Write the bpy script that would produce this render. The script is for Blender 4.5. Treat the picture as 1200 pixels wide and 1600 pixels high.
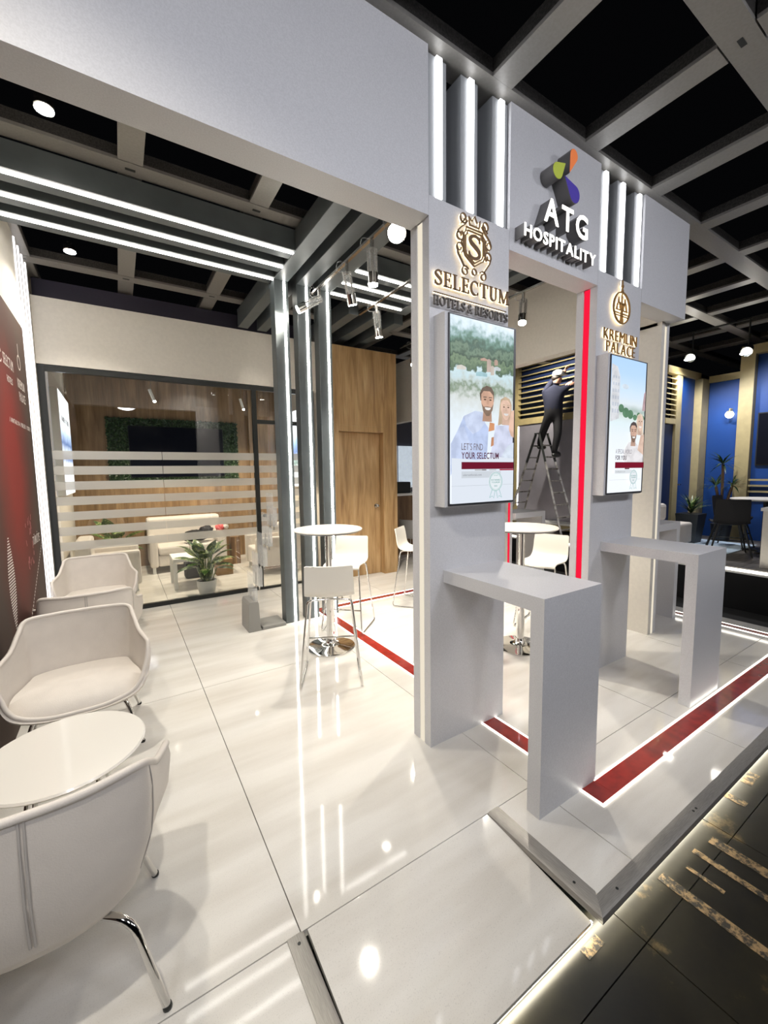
import bpy, math, random
from mathutils import Vector, Matrix
for o in list(bpy.data.objects): bpy.data.objects.remove(o)
S = bpy.context.scene; COL = S.collection; PI = math.pi; rnd = random.Random(7)
# ---------------------------------------------------------------- camera
cd = bpy.data.cameras.new('camera'); cam = bpy.data.objects.new('camera', cd); COL.objects.link(cam); S.camera = cam
cd.sensor_fit = 'VERTICAL'; cd.sensor_height = 36.0; cd.lens = 646.753*36/1600; cd.clip_start = .02; cd.clip_end = 100
right = Vector((0.84253399, -0.53846345, -0.01391389)); down = Vector((-0.06292946, -0.07274556, -0.99536323)); fwd = Vector((0.53495455, 0.83950295, -0.09517582))
cam.matrix_world = Matrix(((right.x, -down.x, -fwd.x, 0), (right.y, -down.y, -fwd.y, 0), (right.z, -down.z, -fwd.z, 1.70), (0, 0, 0, 1)))
# ---------------------------------------------------------------- world, exposure, facade fill lights
W = bpy.data.worlds.new('hall_dark'); S.world = W; W.use_nodes = True
W.node_tree.nodes['Background'].inputs[0].default_value = (.80, .84, 1.0, 1); W.node_tree.nodes['Background'].inputs[1].default_value = .0012
S.view_settings.view_transform = 'Standard'; S.view_settings.look = 'None'; S.view_settings.gamma = 1; S.view_settings.use_curve_mapping = False
S.view_settings.exposure = 0.50
def lamp(name, kind, loc, aim, power, color, size=.1, angle=60, blend=.5, parent=None):
    l = bpy.data.lights.new(name, kind); l.energy = power; l.color = color
    if kind == 'SPOT': l.spot_size = math.radians(angle); l.spot_blend = blend; l.shadow_soft_size = size
    elif kind == 'AREA': l.shape = 'DISK'; l.size = size
    else: l.shadow_soft_size = size
    o = bpy.data.objects.new(name, l); COL.objects.link(o); o.location = loc
    d = Vector(aim) - Vector(loc); o.rotation_euler = d.to_track_quat('-Z', 'Y').to_euler()
    if parent: o.parent = parent; o.location = Vector(loc) - WL.get(parent.name, Vector())
    return o
WL = {}
COOL = (.92, .93, 1.0); NEUT = (1.0, .93, .81); WARM = (1.0, .86, .66)
# added fill spots without fixtures, unseen behind the camera, to brighten the facade
for x, y, ax, p in ((-2.3, -1.1, -1.2, 110), (.3, -1.5, .6, 125), (2.6, -1.6, 2.4, 125), (5.0, -1.5, 4.0, 125)):
    lamp('facade_fill_spot', 'SPOT', (x, y, 3.85), (ax, 2.0, 2.6), p, COOL, .35, 120, .9)
# ---------------------------------------------------------------- materials
def nodes(m): m.use_nodes = True; return m.node_tree.nodes, m.node_tree.links
def pm(name, col, rough=.5, metal=0, spec=.5, var=0, scale=20, bump=0, bscale=150, coat=0, stretch=None, trans=0, col2=None, emit=0, detail=4):
    m = bpy.data.materials.new(name); N, L = nodes(m); b = N['Principled BSDF']
    b.inputs['Base Color'].default_value = (*col, 1); b.inputs['Roughness'].default_value = rough; b.inputs['Metallic'].default_value = metal
    b.inputs['Specular IOR Level'].default_value = spec; b.inputs['Coat Weight'].default_value = coat; b.inputs['Transmission Weight'].default_value = trans
    if emit: b.inputs['Emission Color'].default_value = (*col, 1); b.inputs['Emission Strength'].default_value = emit
    if var or col2 or bump:
        tc = N.new('ShaderNodeTexCoord'); mp = N.new('ShaderNodeMapping'); L.new(tc.outputs['Object'], mp.inputs[0])
        if stretch: mp.inputs['Scale'].default_value = stretch
        if var or col2:
            n = N.new('ShaderNodeTexNoise'); n.inputs['Scale'].default_value = scale; n.inputs['Detail'].default_value = detail; L.new(mp.outputs[0], n.inputs['Vector'])
            r = N.new('ShaderNodeValToRGB'); r.color_ramp.elements[0].position = .35; r.color_ramp.elements[1].position = .65
            c2 = col2 or tuple(min(1, c*(1-var)) for c in col)
            r.color_ramp.elements[0].color = (*c2, 1); r.color_ramp.elements[1].color = (*col, 1)
            L.new(n.outputs['Fac'], r.inputs[0]); L.new(r.outputs[0], b.inputs['Base Color'])
        if bump:
            n2 = N.new('ShaderNodeTexNoise'); n2.inputs['Scale'].default_value = bscale; n2.inputs['Detail'].default_value = 3; L.new(mp.outputs[0], n2.inputs['Vector'])
            bp = N.new('ShaderNodeBump'); bp.inputs['Strength'].default_value = bump; bp.inputs['Distance'].default_value = .01
            L.new(n2.outputs['Fac'], bp.inputs['Height']); L.new(bp.outputs[0], b.inputs['Normal'])
    return m
def em(name, col, st):
    m = bpy.data.materials.new(name); N, L = nodes(m); N.remove(N['Principled BSDF']); e = N.new('ShaderNodeEmission')
    e.inputs[0].default_value = (*col, 1); e.inputs[1].default_value = st; L.new(e.outputs[0], N['Material Output'].inputs[0]); return m
def glass(name, tint=(1, 1, 1), refl=.08, rough=.0):
    m = bpy.data.materials.new(name); N, L = nodes(m); N.remove(N['Principled BSDF'])
    t = N.new('ShaderNodeBsdfTransparent'); t.inputs[0].default_value = (*tint, 1); g = N.new('ShaderNodeBsdfGlossy'); g.inputs['Roughness'].default_value = rough
    f = N.new('ShaderNodeFresnel'); f.inputs[0].default_value = 1.45; mm = N.new('ShaderNodeMath'); mm.operation = 'MULTIPLY_ADD'; mm.inputs[1].default_value = .7; mm.inputs[2].default_value = refl - .03
    L.new(f.outputs[0], mm.inputs[0]); x = N.new('ShaderNodeMixShader'); L.new(mm.outputs[0], x.inputs[0]); L.new(t.outputs[0], x.inputs[1]); L.new(g.outputs[0], x.inputs[2])
    L.new(x.outputs[0], N['Material Output'].inputs[0]); return m
def frost(name, col, alpha):
    m = bpy.data.materials.new(name); N, L = nodes(m); N.remove(N['Principled BSDF'])
    t = N.new('ShaderNodeBsdfTransparent'); d = N.new('ShaderNodeBsdfDiffuse'); d.inputs[0].default_value = (*col, 1); tl = N.new('ShaderNodeBsdfTranslucent'); tl.inputs[0].default_value = (*col, 1)
    a = N.new('ShaderNodeMixShader'); a.inputs[0].default_value = .5; L.new(d.outputs[0], a.inputs[1]); L.new(tl.outputs[0], a.inputs[2])
    x = N.new('ShaderNodeMixShader'); x.inputs[0].default_value = alpha; L.new(t.outputs[0], x.inputs[1]); L.new(a.outputs[0], x.inputs[2]); L.new(x.outputs[0], N['Material Output'].inputs[0]); return m
def wood(name, c1, c2, c3):
    m = bpy.data.materials.new(name); N, L = nodes(m); b = N['Principled BSDF']; b.inputs['Roughness'].default_value = .45
    tc = N.new('ShaderNodeTexCoord'); mp = N.new('ShaderNodeMapping'); mp.inputs['Scale'].default_value = (9, 9, 1.0); L.new(tc.outputs['Object'], mp.inputs[0])
    n = N.new('ShaderNodeTexNoise'); n.inputs['Scale'].default_value = 1.2; n.inputs['Detail'].default_value = 8; n.inputs['Distortion'].default_value = .6; L.new(mp.outputs[0], n.inputs['Vector'])
    r = N.new('ShaderNodeValToRGB'); e = r.color_ramp.elements; e[0].position = .3; e[0].color = (*c1, 1); e[1].position = .72; e[1].color = (*c3, 1); k = e.new(.5); k.color = (*c2, 1)
    L.new(n.outputs['Fac'], r.inputs[0])
    mp2 = N.new('ShaderNodeMapping'); mp2.inputs['Scale'].default_value = (80, 80, 3); L.new(tc.outputs['Object'], mp2.inputs[0])
    n2 = N.new('ShaderNodeTexNoise'); n2.inputs['Scale'].default_value = 1; n2.inputs['Detail'].default_value = 4; L.new(mp2.outputs[0], n2.inputs['Vector'])
    mx = N.new('ShaderNodeMix'); mx.data_type = 'RGBA'; mx.blend_type = 'MULTIPLY'; mx.inputs[0].default_value = .55; L.new(r.outputs[0], mx.inputs[6]); L.new(n2.outputs['Color'], mx.inputs[7])
    r2 = N.new('ShaderNodeValToRGB'); r2.color_ramp.elements[0].position = .3; r2.color_ramp.elements[0].color = (.55, .5, .45, 1); r2.color_ramp.elements[1].position = .6; r2.color_ramp.elements[1].color = (1, 1, 1, 1)
    L.new(n2.outputs['Fac'], r2.inputs[0]); L.new(r2.outputs[0], mx.inputs[7]); L.new(mx.outputs[2], b.inputs['Base Color']); return m
def ramp_tex(m, axis, lo, hi, stops, noise=0, nscale=6, emission=None, rough=.4):
    """colour print along one object axis, a little broken up by noise (flat prints and screens)"""
    N, L = nodes(m); b = N['Principled BSDF']; b.inputs['Roughness'].default_value = rough
    tc = N.new('ShaderNodeTexCoord'); sp = N.new('ShaderNodeSeparateXYZ'); L.new(tc.outputs['Object'], sp.inputs[0])
    mr = N.new('ShaderNodeMapRange'); mr.inputs[1].default_value = lo; mr.inputs[2].default_value = hi; L.new(sp.outputs[axis], mr.inputs[0]); src = mr.outputs[0]
    if noise:
        n = N.new('ShaderNodeTexNoise'); n.inputs['Scale'].default_value = nscale; n.inputs['Detail'].default_value = 5; L.new(tc.outputs['Object'], n.inputs['Vector'])
        a = N.new('ShaderNodeMath'); a.operation = 'MULTIPLY_ADD'; a.inputs[1].default_value = noise; a.inputs[2].default_value = -noise/2; L.new(n.outputs['Fac'], a.inputs[0])
        d = N.new('ShaderNodeMath'); d.operation = 'ADD'; L.new(a.outputs[0], d.inputs[0]); L.new(src, d.inputs[1]); src = d.outputs[0]
    r = N.new('ShaderNodeValToRGB'); e = r.color_ramp.elements
    while len(e) > 1: e.remove(e[-1])
    e[0].position = stops[0][0]; e[0].color = (*stops[0][1], 1)
    for p, c in stops[1:]: k = e.new(p); k.color = (*c, 1)
    L.new(src, r.inputs[0]); L.new(r.outputs[0], b.inputs['Base Color'])
    if emission: L.new(r.outputs[0], b.inputs['Emission Color']); b.inputs['Emission Strength'].default_value = emission; b.inputs['Base Color'].default_value = (0, 0, 0, 1); L.remove(b.inputs['Base Color'].links[0])
    return m
M = {}
M['panel'] = pm('white_laminate', (.66, .66, .68), .42, var=.10, scale=160, bump=.04, bscale=400)
M['cream'] = pm('cream_paint_and_warm_light', (.74, .70, .63), .6, var=.05, scale=30)  # on the right facade this cream stands in for warm interior light
M['white'] = pm('white_paint', (.80, .79, .76), .5)
M['grey'] = pm('grey_frame_paint', (.095, .11, .115), .38, var=.12, scale=8)
M['grid'] = pm('grid_aluminium', (.26, .248, .228), .42, metal=.1, var=.10, scale=60)
M['gridside'] = pm('perforated_flange', (.06, .055, .05), .6, var=.6, scale=90)
M['black'] = pm('black_frame', (.012, .014, .013), .4)
M['alu'] = pm('brushed_aluminium', (.36, .345, .32), .40, metal=.45, var=.25, scale=12, stretch=(2, 60, 60), bump=.1, bscale=60)
M['aluY'] = pm('ribbed_aluminium', (.38, .36, .33), .40, metal=.45, var=.25, scale=12, stretch=(60, 2, 60), bump=.1, bscale=60)
M['chrome'] = pm('chrome', (.72, .71, .69), .08, metal=1)
M['steel'] = pm('satin_steel', (.50, .48, .45), .25, metal=1)
M['red'] = pm('red_inlay', (.34, .018, .012), .25, var=.3, scale=14, coat=.4)
M['leather'] = pm('white_leather', (.68, .63, .575), .5, var=.06, scale=9, bump=.12, bscale=220)
M['seam'] = pm('leather_seam', (.45, .42, .39), .6)
M['tablewhite'] = pm('white_tabletop', (.82, .79, .73), .3, coat=.3)
M['shell'] = pm('white_plastic_shell', (.80, .77, .70), .35)
M['shellgrey'] = pm('grey_plastic_shell', (.40, .40, .39), .4)
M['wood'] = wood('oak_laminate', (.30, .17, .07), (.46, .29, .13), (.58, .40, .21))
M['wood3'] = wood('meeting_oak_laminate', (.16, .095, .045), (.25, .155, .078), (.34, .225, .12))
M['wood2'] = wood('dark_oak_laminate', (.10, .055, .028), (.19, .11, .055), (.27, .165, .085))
M['glass'] = glass('clear_glass', (.97, .98, .97), .06)
M['acryl'] = frost('clear_acrylic', (.85, .87, .87), .24)
M['frost'] = frost('frosted_film', (.80, .79, .75), .62)
M['led'] = em('led_white', (1, .97, .90), 14)
M['ledc'] = em('led_cool_white', (.96, .97, 1), 5)
M['ledw'] = em('led_wall', (.98, .96, 1), 1.8)
M['ledd'] = em('led_warm_diffuser', (1, .90, .72), .62)
M['ledf'] = em('led_floor_line', (1, .95, .84), 4.5)
M['lede'] = em('led_under_edge', (1, .93, .74), 30)
M['fin'] = pm('niche_grey_lit', (.26, .27, .28), .45)  # lighter copy of the frame grey, strip light in the niches put into colour
M['lilac'] = pm('dark_lilac_wall', (.055, .05, .08), .6)
M['hallwall'] = pm('hall_wall', (.16, .16, .20), .7)
M['ledr'] = em('led_red', (.95, .012, .05), .72)
M['halo'] = em('halo_led', (1, .78, .45), 3.4)
M['lens'] = em('lamp_lens', (1, .95, .85), 60)
M['letter'] = em('lit_letter_face', (1, .96, .90), 2.2)
M['letterside'] = pm('letter_return', (.12, .115, .115), .35)
M['bronze'] = pm('bronze_letter', (.15, .088, .042), .5, metal=.2)
M['gold'] = pm('brass_letter', (.27, .15, .045), .5, metal=.2)
M['greyletter'] = pm('grey_letter', (.17, .155, .14), .45)
M['screenframe'] = pm('screen_edge', (.05, .05, .055), .35)
M['leaf'] = None
M['pot'] = pm('white_pot', (.78, .77, .74), .35)
M['potdark'] = pm('dark_pot', (.02, .024, .028), .45)
M['soil'] = pm('soil', (.03, .022, .015), .9)
M['moss'] = pm('moss_wall', (.012, .03, .012), .8, col2=(.03, .06, .02), scale=12)
M['tv'] = pm('tv_glass', (.002, .003, .008), .3, spec=.15)
M['navy'] = pm('navy_paint', (.008, .022, .085), .5)
M['blue'] = pm('blue_panel', (.006, .06, .27), .5, var=.15, scale=3)
M['brass'] = pm('gold_paint', (.44, .36, .18), .45, var=.1, scale=10)
M['carton'] = pm('cardboard', (.33, .20, .09), .8, var=.15, scale=15)
M['blackcloth'] = pm('black_cloth', (.010, .010, .012), .75, bump=.2, bscale=60)
M['redcloth'] = pm('pink_paper', (.62, .10, .10), .7)
M['skin'] = pm('skin', (.42, .22, .15), .5)
M['hair'] = pm('dark_hair', (.02, .014, .01), .6)
M['jumper'] = pm('navy_jumper', (.003, .005, .020), .9, bump=.3, bscale=40)
M['trousers'] = pm('black_trousers', (.005, .005, .007), .8)
M['cap'] = pm('white_cap', (.65, .65, .62), .7)
M['carpet'] = pm('black_carpet', (.010, .010, .011), .85, var=.5, scale=200, bump=.4, bscale=300)
M['plank'] = pm('grey_planks', (.16, .145, .13), .45, var=.5, scale=3, stretch=(1, 9, 1))
M['mirror'] = pm('silver_panel', (.50, .48, .54), .30, metal=.5, var=.2, scale=2)
M['ceildark'] = pm('dark_ceiling', (.02, .022, .03), .6)
def floor_mat():
    m = bpy.data.materials.new('glossy_floor_laminate'); N, L = nodes(m); b = N['Principled BSDF']
    tc = N.new('ShaderNodeTexCoord'); mp = N.new('ShaderNodeMapping'); mp.inputs['Scale'].default_value = (.5, 3.2, 1); mp.inputs['Rotation'].default_value = (0, 0, .25); L.new(tc.outputs['Object'], mp.inputs[0])
    n = N.new('ShaderNodeTexNoise'); n.inputs['Scale'].default_value = 1.6; n.inputs['Detail'].default_value = 5; L.new(mp.outputs[0], n.inputs['Vector'])
    r = N.new('ShaderNodeValToRGB'); r.color_ramp.elements[0].position = .3; r.color_ramp.elements[0].color = (.60, .57, .52, 1); r.color_ramp.elements[1].position = .62; r.color_ramp.elements[1].color = (.73, .71, .67, 1)
    L.new(n.outputs['Fac'], r.inputs[0])
    n2 = N.new('ShaderNodeTexNoise'); n2.inputs['Scale'].default_value = 260; n2.inputs['Detail'].default_value = 2; L.new(tc.outputs['Object'], n2.inputs['Vector'])
    r2 = N.new('ShaderNodeValToRGB'); r2.color_ramp.elements[0].position = .28; r2.color_ramp.elements[0].color = (.72, .72, .72, 1); r2.color_ramp.elements[1].position = .42; r2.color_ramp.elements[1].color = (1, 1, 1, 1); L.new(n2.outputs['Fac'], r2.inputs[0])
    mx = N.new('ShaderNodeMix'); mx.data_type = 'RGBA'; mx.blend_type = 'MULTIPLY'; mx.inputs[0].default_value = .6; L.new(r.outputs[0], mx.inputs[6]); L.new(r2.outputs[0], mx.inputs[7]); L.new(mx.outputs[2], b.inputs['Base Color'])
    b.inputs['Roughness'].default_value = .06; b.inputs['Specular IOR Level'].default_value = .5
    return m
M['floor'] = floor_mat()
def hall_mat():
    m = bpy.data.materials.new('worn_dark_hall_floor'); N, L = nodes(m); b = N['Principled BSDF']
    tc = N.new('ShaderNodeTexCoord'); n = N.new('ShaderNodeTexNoise'); n.inputs['Scale'].default_value = 2.2; n.inputs['Detail'].default_value = 9; n.inputs['Roughness'].default_value = .68; L.new(tc.outputs['Object'], n.inputs['Vector'])
    r = N.new('ShaderNodeValToRGB'); e = r.color_ramp.elements; e[0].position = .42; e[0].color = (.006, .0055, .004, 1); e[1].position = .72; e[1].color = (.24, .17, .075, 1); k = e.new(.60); k.color = (.016, .014, .008, 1); L.new(n.outputs['Fac'], r.inputs[0])
    L.new(r.outputs[0], b.inputs['Base Color']); b.inputs['Roughness'].default_value = .3
    n2 = N.new('ShaderNodeTexNoise'); n2.inputs['Scale'].default_value = 40; L.new(tc.outputs['Object'], n2.inputs['Vector']); bp = N.new('ShaderNodeBump'); bp.inputs['Strength'].default_value = .15; bp.inputs['Distance'].default_value = .0012
    L.new(n2.outputs['Fac'], bp.inputs['Height']); L.new(bp.outputs[0], b.inputs['Normal']); return m
M['hall'] = hall_mat()
def tape_mat():
    m = bpy.data.materials.new('worn_tape'); N, L = nodes(m); b = N['Principled BSDF']; b.inputs['Roughness'].default_value = .6
    tc = N.new('ShaderNodeTexCoord'); n = N.new('ShaderNodeTexNoise'); n.inputs['Scale'].default_value = 22; n.inputs['Detail'].default_value = 8; n.inputs['Roughness'].default_value = .75; L.new(tc.outputs['Object'], n.inputs['Vector'])
    r = N.new('ShaderNodeValToRGB'); e = r.color_ramp.elements; e[0].position = .46; e[0].color = (.012, .010, .006, 1); e[1].position = .56; e[1].color = (.25, .165, .075, 1); L.new(n.outputs['Fac'], r.inputs[0]); L.new(r.outputs[0], b.inputs['Base Color']); return m
M['tape'] = tape_mat()
def leaf_mat(name, g1, g2, cream):
    m = bpy.data.materials.new(name); N, L = nodes(m); b = N['Principled BSDF']; b.inputs['Roughness'].default_value = .35
    tc = N.new('ShaderNodeTexCoord'); w = N.new('ShaderNodeTexNoise'); w.inputs['Scale'].default_value = 30; w.inputs['Detail'].default_value = 4; L.new(tc.outputs['Object'], w.inputs['Vector'])
    r = N.new('ShaderNodeValToRGB'); e = r.color_ramp.elements; e[0].position = .38; e[0].color = (*g1, 1); e[1].position = .66; e[1].color = (*cream, 1); k = e.new(.52); k.color = (*g2, 1)
    L.new(w.outputs['Fac'], r.inputs[0]); L.new(r.outputs[0], b.inputs['Base Color']); return m
M['leaf'] = leaf_mat('variegated_leaf', (.02, .06, .008), (.06, .13, .02), (.45, .48, .20))
M['leafdark'] = leaf_mat('dark_leaf', (.006, .02, .006), (.015, .04, .012), (.06, .11, .04))
# ---------------------------------------------------------------- helpers
class MB:
    def __init__(s): s.v = []; s.f = []
    def add(s, vs, fs):
        n = len(s.v); s.v += [tuple(p) for p in vs]; s.f += [tuple(i+n for i in f) for f in fs]; return s
    def box(s, x0, x1, y0, y1, z0, z1):
        x0, x1 = min(x0, x1), max(x0, x1); y0, y1 = min(y0, y1), max(y0, y1); z0, z1 = min(z0, z1), max(z0, z1)
        return s.add([(x0, y0, z0), (x1, y0, z0), (x1, y1, z0), (x0, y1, z0), (x0, y0, z1), (x1, y0, z1), (x1, y1, z1), (x0, y1, z1)],
                     [(0, 3, 2, 1), (4, 5, 6, 7), (0, 1, 5, 4), (1, 2, 6, 5), (2, 3, 7, 6), (3, 0, 4, 7)])
    def hexa(s, lo, hi):  # eight corners: lower ring, upper ring
        return s.add(list(lo)+list(hi), [(0, 3, 2, 1), (4, 5, 6, 7), (0, 1, 5, 4), (1, 2, 6, 5), (2, 3, 7, 6), (3, 0, 4, 7)])
    def prism(s, pts, o, u, v, n, d):  # polygon in (u,v) from origin o, thickness d along n
        o, u, v, n = map(Vector, (o, u, v, n)); k = len(pts)
        a = [o + u*p[0] + v*p[1] for p in pts]; b = [q + n*d for q in a]
        return s.add(a+b, [tuple(range(k-1, -1, -1)), tuple(range(k, 2*k))] + [(i, (i+1) % k, k+(i+1) % k, k+i) for i in range(k)])
    def ribbon(s, pts, w, o, u, v, n, d):  # flat stroke of width w (number or list), thickness d
        o, u, v, n = map(Vector, (o, u, v, n)); k = len(pts); P = [Vector((p[0], p[1])) for p in pts]; L_, R_ = [], []
        for i in range(k):
            t = (P[min(i+1, k-1)] - P[max(i-1, 0)]); t = t.normalized() if t.length > 1e-9 else Vector((1, 0)); q = Vector((-t.y, t.x)); ww = (w[i] if isinstance(w, (list, tuple)) else w)/2
            L_.append(P[i]+q*ww); R_.append(P[i]-q*ww)
        vs = []; fs = []
        for i in range(k):
            for p, h in ((L_[i], 0), (R_[i], 0), (R_[i], d), (L_[i], d)): vs.append(o+u*p.x+v*p.y+n*h)
        for i in range(k-1):
            for j in range(4): fs.append((4*i+j, 4*i+(j+1) % 4, 4*i+4+(j+1) % 4, 4*i+4+j))
        fs += [(3, 2, 1, 0), (4*k-4, 4*k-3, 4*k-2, 4*k-1)]
        return s.add(vs, fs)
    def tube(s, pts, r, n=10, closed=False):
        P = [Vector(p) for p in pts]; k = len(P); vs = []; fs = []; up = Vector((0, 0, 1)); prev = None
        for i in range(k):
            a, b = (P[(i-1) % k], P[(i+1) % k]) if closed else (P[max(i-1, 0)], P[min(i+1, k-1)])
            t = (b-a).normalized()
            if prev is None:
                h = t.cross(up) if abs(t.z) < .95 else t.cross(Vector((1, 0, 0)))
            else: h = prev - t*prev.dot(t)
            h.normalize(); prev = h; g = t.cross(h); rr = r[i] if isinstance(r, (list, tuple)) else r
            for j in range(n): a_ = 2*PI*j/n; vs.append(P[i] + (h*math.cos(a_)+g*math.sin(a_))*rr)
        for i in range(k if closed else k-1):
            for j in range(n): fs.append((i*n+j, i*n+(j+1) % n, ((i+1) % k)*n+(j+1) % n, ((i+1) % k)*n+j))
        if not closed: fs += [tuple(range(n-1, -1, -1)), tuple(range((k-1)*n, k*n))]
        return s.add(vs, fs)
    def lathe(s, prof, n=32, c=(0, 0, 0), a0=0, sx=1, sy=1):
        vs = []; fs = []; k = len(prof)
        for r, z in prof:
            for j in range(n): a = a0+2*PI*j/n; vs.append((c[0]+r*sx*math.cos(a), c[1]+r*sy*math.sin(a), c[2]+z))
        for i in range(k-1):
            for j in range(n): fs.append((i*n+j, i*n+(j+1) % n, (i+1)*n+(j+1) % n, (i+1)*n+j))
        fs += [tuple(range(n-1, -1, -1)), tuple(range((k-1)*n, k*n))]
        return s.add(vs, fs)
    def ball(s, c, r, n=14, m=8, sc=(1, 1, 1)):
        vs = [(c[0], c[1], c[2]-r*sc[2])]; fs = []
        for i in range(1, m):
            t = -PI/2+PI*i/m
            for j in range(n): a = 2*PI*j/n; vs.append((c[0]+r*sc[0]*math.cos(t)*math.cos(a), c[1]+r*sc[1]*math.cos(t)*math.sin(a), c[2]+r*sc[2]*math.sin(t)))
        vs.append((c[0], c[1], c[2]+r*sc[2])); e = len(vs)-1
        for j in range(n): fs.append((0, 1+(j+1) % n, 1+j)); fs.append((e, e-n+j, e-n+(j+1) % n))
        for i in range(m-2):
            for j in range(n): a = 1+i*n+j; b = 1+i*n+(j+1) % n; fs.append((a, b, b+n, a+n))
        return s.add(vs, fs)
    def grid(s, P):  # rows of points
        k = len(P[0]); vs = [p for r in P for p in r]
        return s.add(vs, [(i*k+j, i*k+j+1, (i+1)*k+j+1, (i+1)*k+j) for i in range(len(P)-1) for j in range(k-1)])
    def mesh(s, name, mat, smooth=0):
        me = bpy.data.meshes.new(name); me.from_pydata(s.v, [], s.f); me.update()
        if mat: me.materials.append(mat)
        if smooth:
            me.polygons.foreach_set('use_smooth', [True]*len(me.polygons)); me.set_sharp_from_angle(angle=math.radians(smooth))
        return me
    def build(s, name, mat, parent=None, smooth=0, bevel=0, world=True, mods=()):
        return link(name, s.mesh(name, mat, smooth), parent, bevel, world)
def link(name, me, parent=None, bevel=0, world=True):
    o = bpy.data.objects.new(name, me); COL.objects.link(o)
    if parent is not None:
        o.parent = parent
        if world: o.location = -WL.get(parent.name, Vector())
        WL[o.name] = Vector() if world else WL.get(parent.name, Vector())
    else: WL[o.name] = Vector()
    if bevel: m = o.modifiers.new('bevel', 'BEVEL'); m.width = bevel; m.segments = 2; m.limit_method = 'ANGLE'; m.angle_limit = math.radians(40)
    return o
def tag(o, label, cat, group=None):
    o['label'] = label; o['category'] = cat
    if group: o['group'] = group
    return o
def thing(name, label, cat, loc=(0, 0, 0), rz=0, group=None):
    o = bpy.data.objects.new(name, None); COL.objects.link(o); o.location = loc; o.rotation_euler = (0, 0, rz); o.empty_display_size = .1
    WL[o.name] = Vector(loc); return tag(o, label, cat, group)
def struct(o): o['kind'] = 'structure'; return o
def sempty(name, loc=(0, 0, 0)):
    o = bpy.data.objects.new(name, None); COL.objects.link(o); o.location = loc; WL[o.name] = Vector(loc); return struct(o)
def copytree(o, parent=None):
    c = o.copy(); COL.objects.link(c)
    if parent is not None: c.parent = parent
    for ch in list(o.children): copytree(ch, c)
    return c
def box(name, mat, x0, x1, y0, y1, z0, z1, parent=None, bevel=0): return MB().box(x0, x1, y0, y1, z0, z1).build(name, mat, parent, bevel=bevel)
def rnd_path(pts, r=.03, n=4):  # polyline with rounded corners
    P = [Vector(p) for p in pts]; out = [P[0]]
    for i in range(1, len(P)-1):
        a = (P[i-1]-P[i]); b = (P[i+1]-P[i]); q = min(r, a.length*.45, b.length*.45); a = P[i]+a.normalized()*q; b = P[i]+b.normalized()*q
        for k in range(n+1): t = k/n; out.append(a*(1-t)**2 + P[i]*2*t*(1-t) + b*t*t)
    out.append(P[-1]); return out
# ---- lettering from the built-in font, each character a mesh
GL = {}
def glyph_prepare(chars, off=0.0):
    tmp = []
    for c in chars:
        if (c, off) in GL or c == ' ': continue
        cu = bpy.data.curves.new('g', 'FONT'); cu.body = c; cu.size = 1; cu.extrude = .5; cu.offset = off; cu.resolution_u = 3; o = bpy.data.objects.new('g', cu); COL.objects.link(o); tmp.append((c, o, cu))
    bpy.context.view_layer.update(); dg = bpy.context.evaluated_depsgraph_get()
    for c, o, cu in tmp:
        me = bpy.data.meshes.new_from_object(o.evaluated_get(dg)); GL[(c, off)] = ([v.co.copy() for v in me.vertices], [tuple(p.vertices) for p in me.polygons]); bpy.data.meshes.remove(me)
    for c, o, cu in tmp: bpy.data.objects.remove(o); bpy.data.curves.remove(cu)
def letters(text, o, u, v, n, height, depth, mat, parent, off=0.0, width=None, track=.10, join=None, name='letter', center=False, back=None):
    """lay text out from o along u; height = cap height; depth along n (towards the viewer)"""
    glyph_prepare(text+'H', off); hv = GL[('H', off)][0]; hh = max(p.y for p in hv); k = height/hh
    x = 0; lay = []
    for c in text:
        if c == ' ': x += .28; continue
        vs, fs = GL[(c, off)]; lo = min(p.x for p in vs); hi = max(p.x for p in vs); lay.append((c, x-lo)); x += hi-lo+track
    x -= track; sx = (width/x) if width else k
    O, U, V, Nn = map(Vector, (o, u, v, n)); res = []; mb = MB()
    if center: O = O - U*(x*sx/2)
    for c, dx in lay:
        vs, fs = GL[(c, off)]; b = mb if join else MB()
        b.add([O + U*((p.x+dx)*sx) + V*(p.y*k) + Nn*((p.z+.5)*depth) for p in vs], fs)
        if not join: res.append(b.build(name, mat, parent))
    if join:
        q = mb.build(join, mat, parent); q['kind'] = 'stuff'; res.append(q)
    return res
def arc(cx, cy, r, a0, a1, n=10, ry=None): return [(cx+r*math.cos(math.radians(a0+(a1-a0)*i/n)), cy+(ry or r)*math.sin(math.radians(a0+(a1-a0)*i/n))) for i in range(n+1)]
XA, YA, ZA = Vector((1, 0, 0)), Vector((0, 1, 0)), Vector((0, 0, 1))
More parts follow.
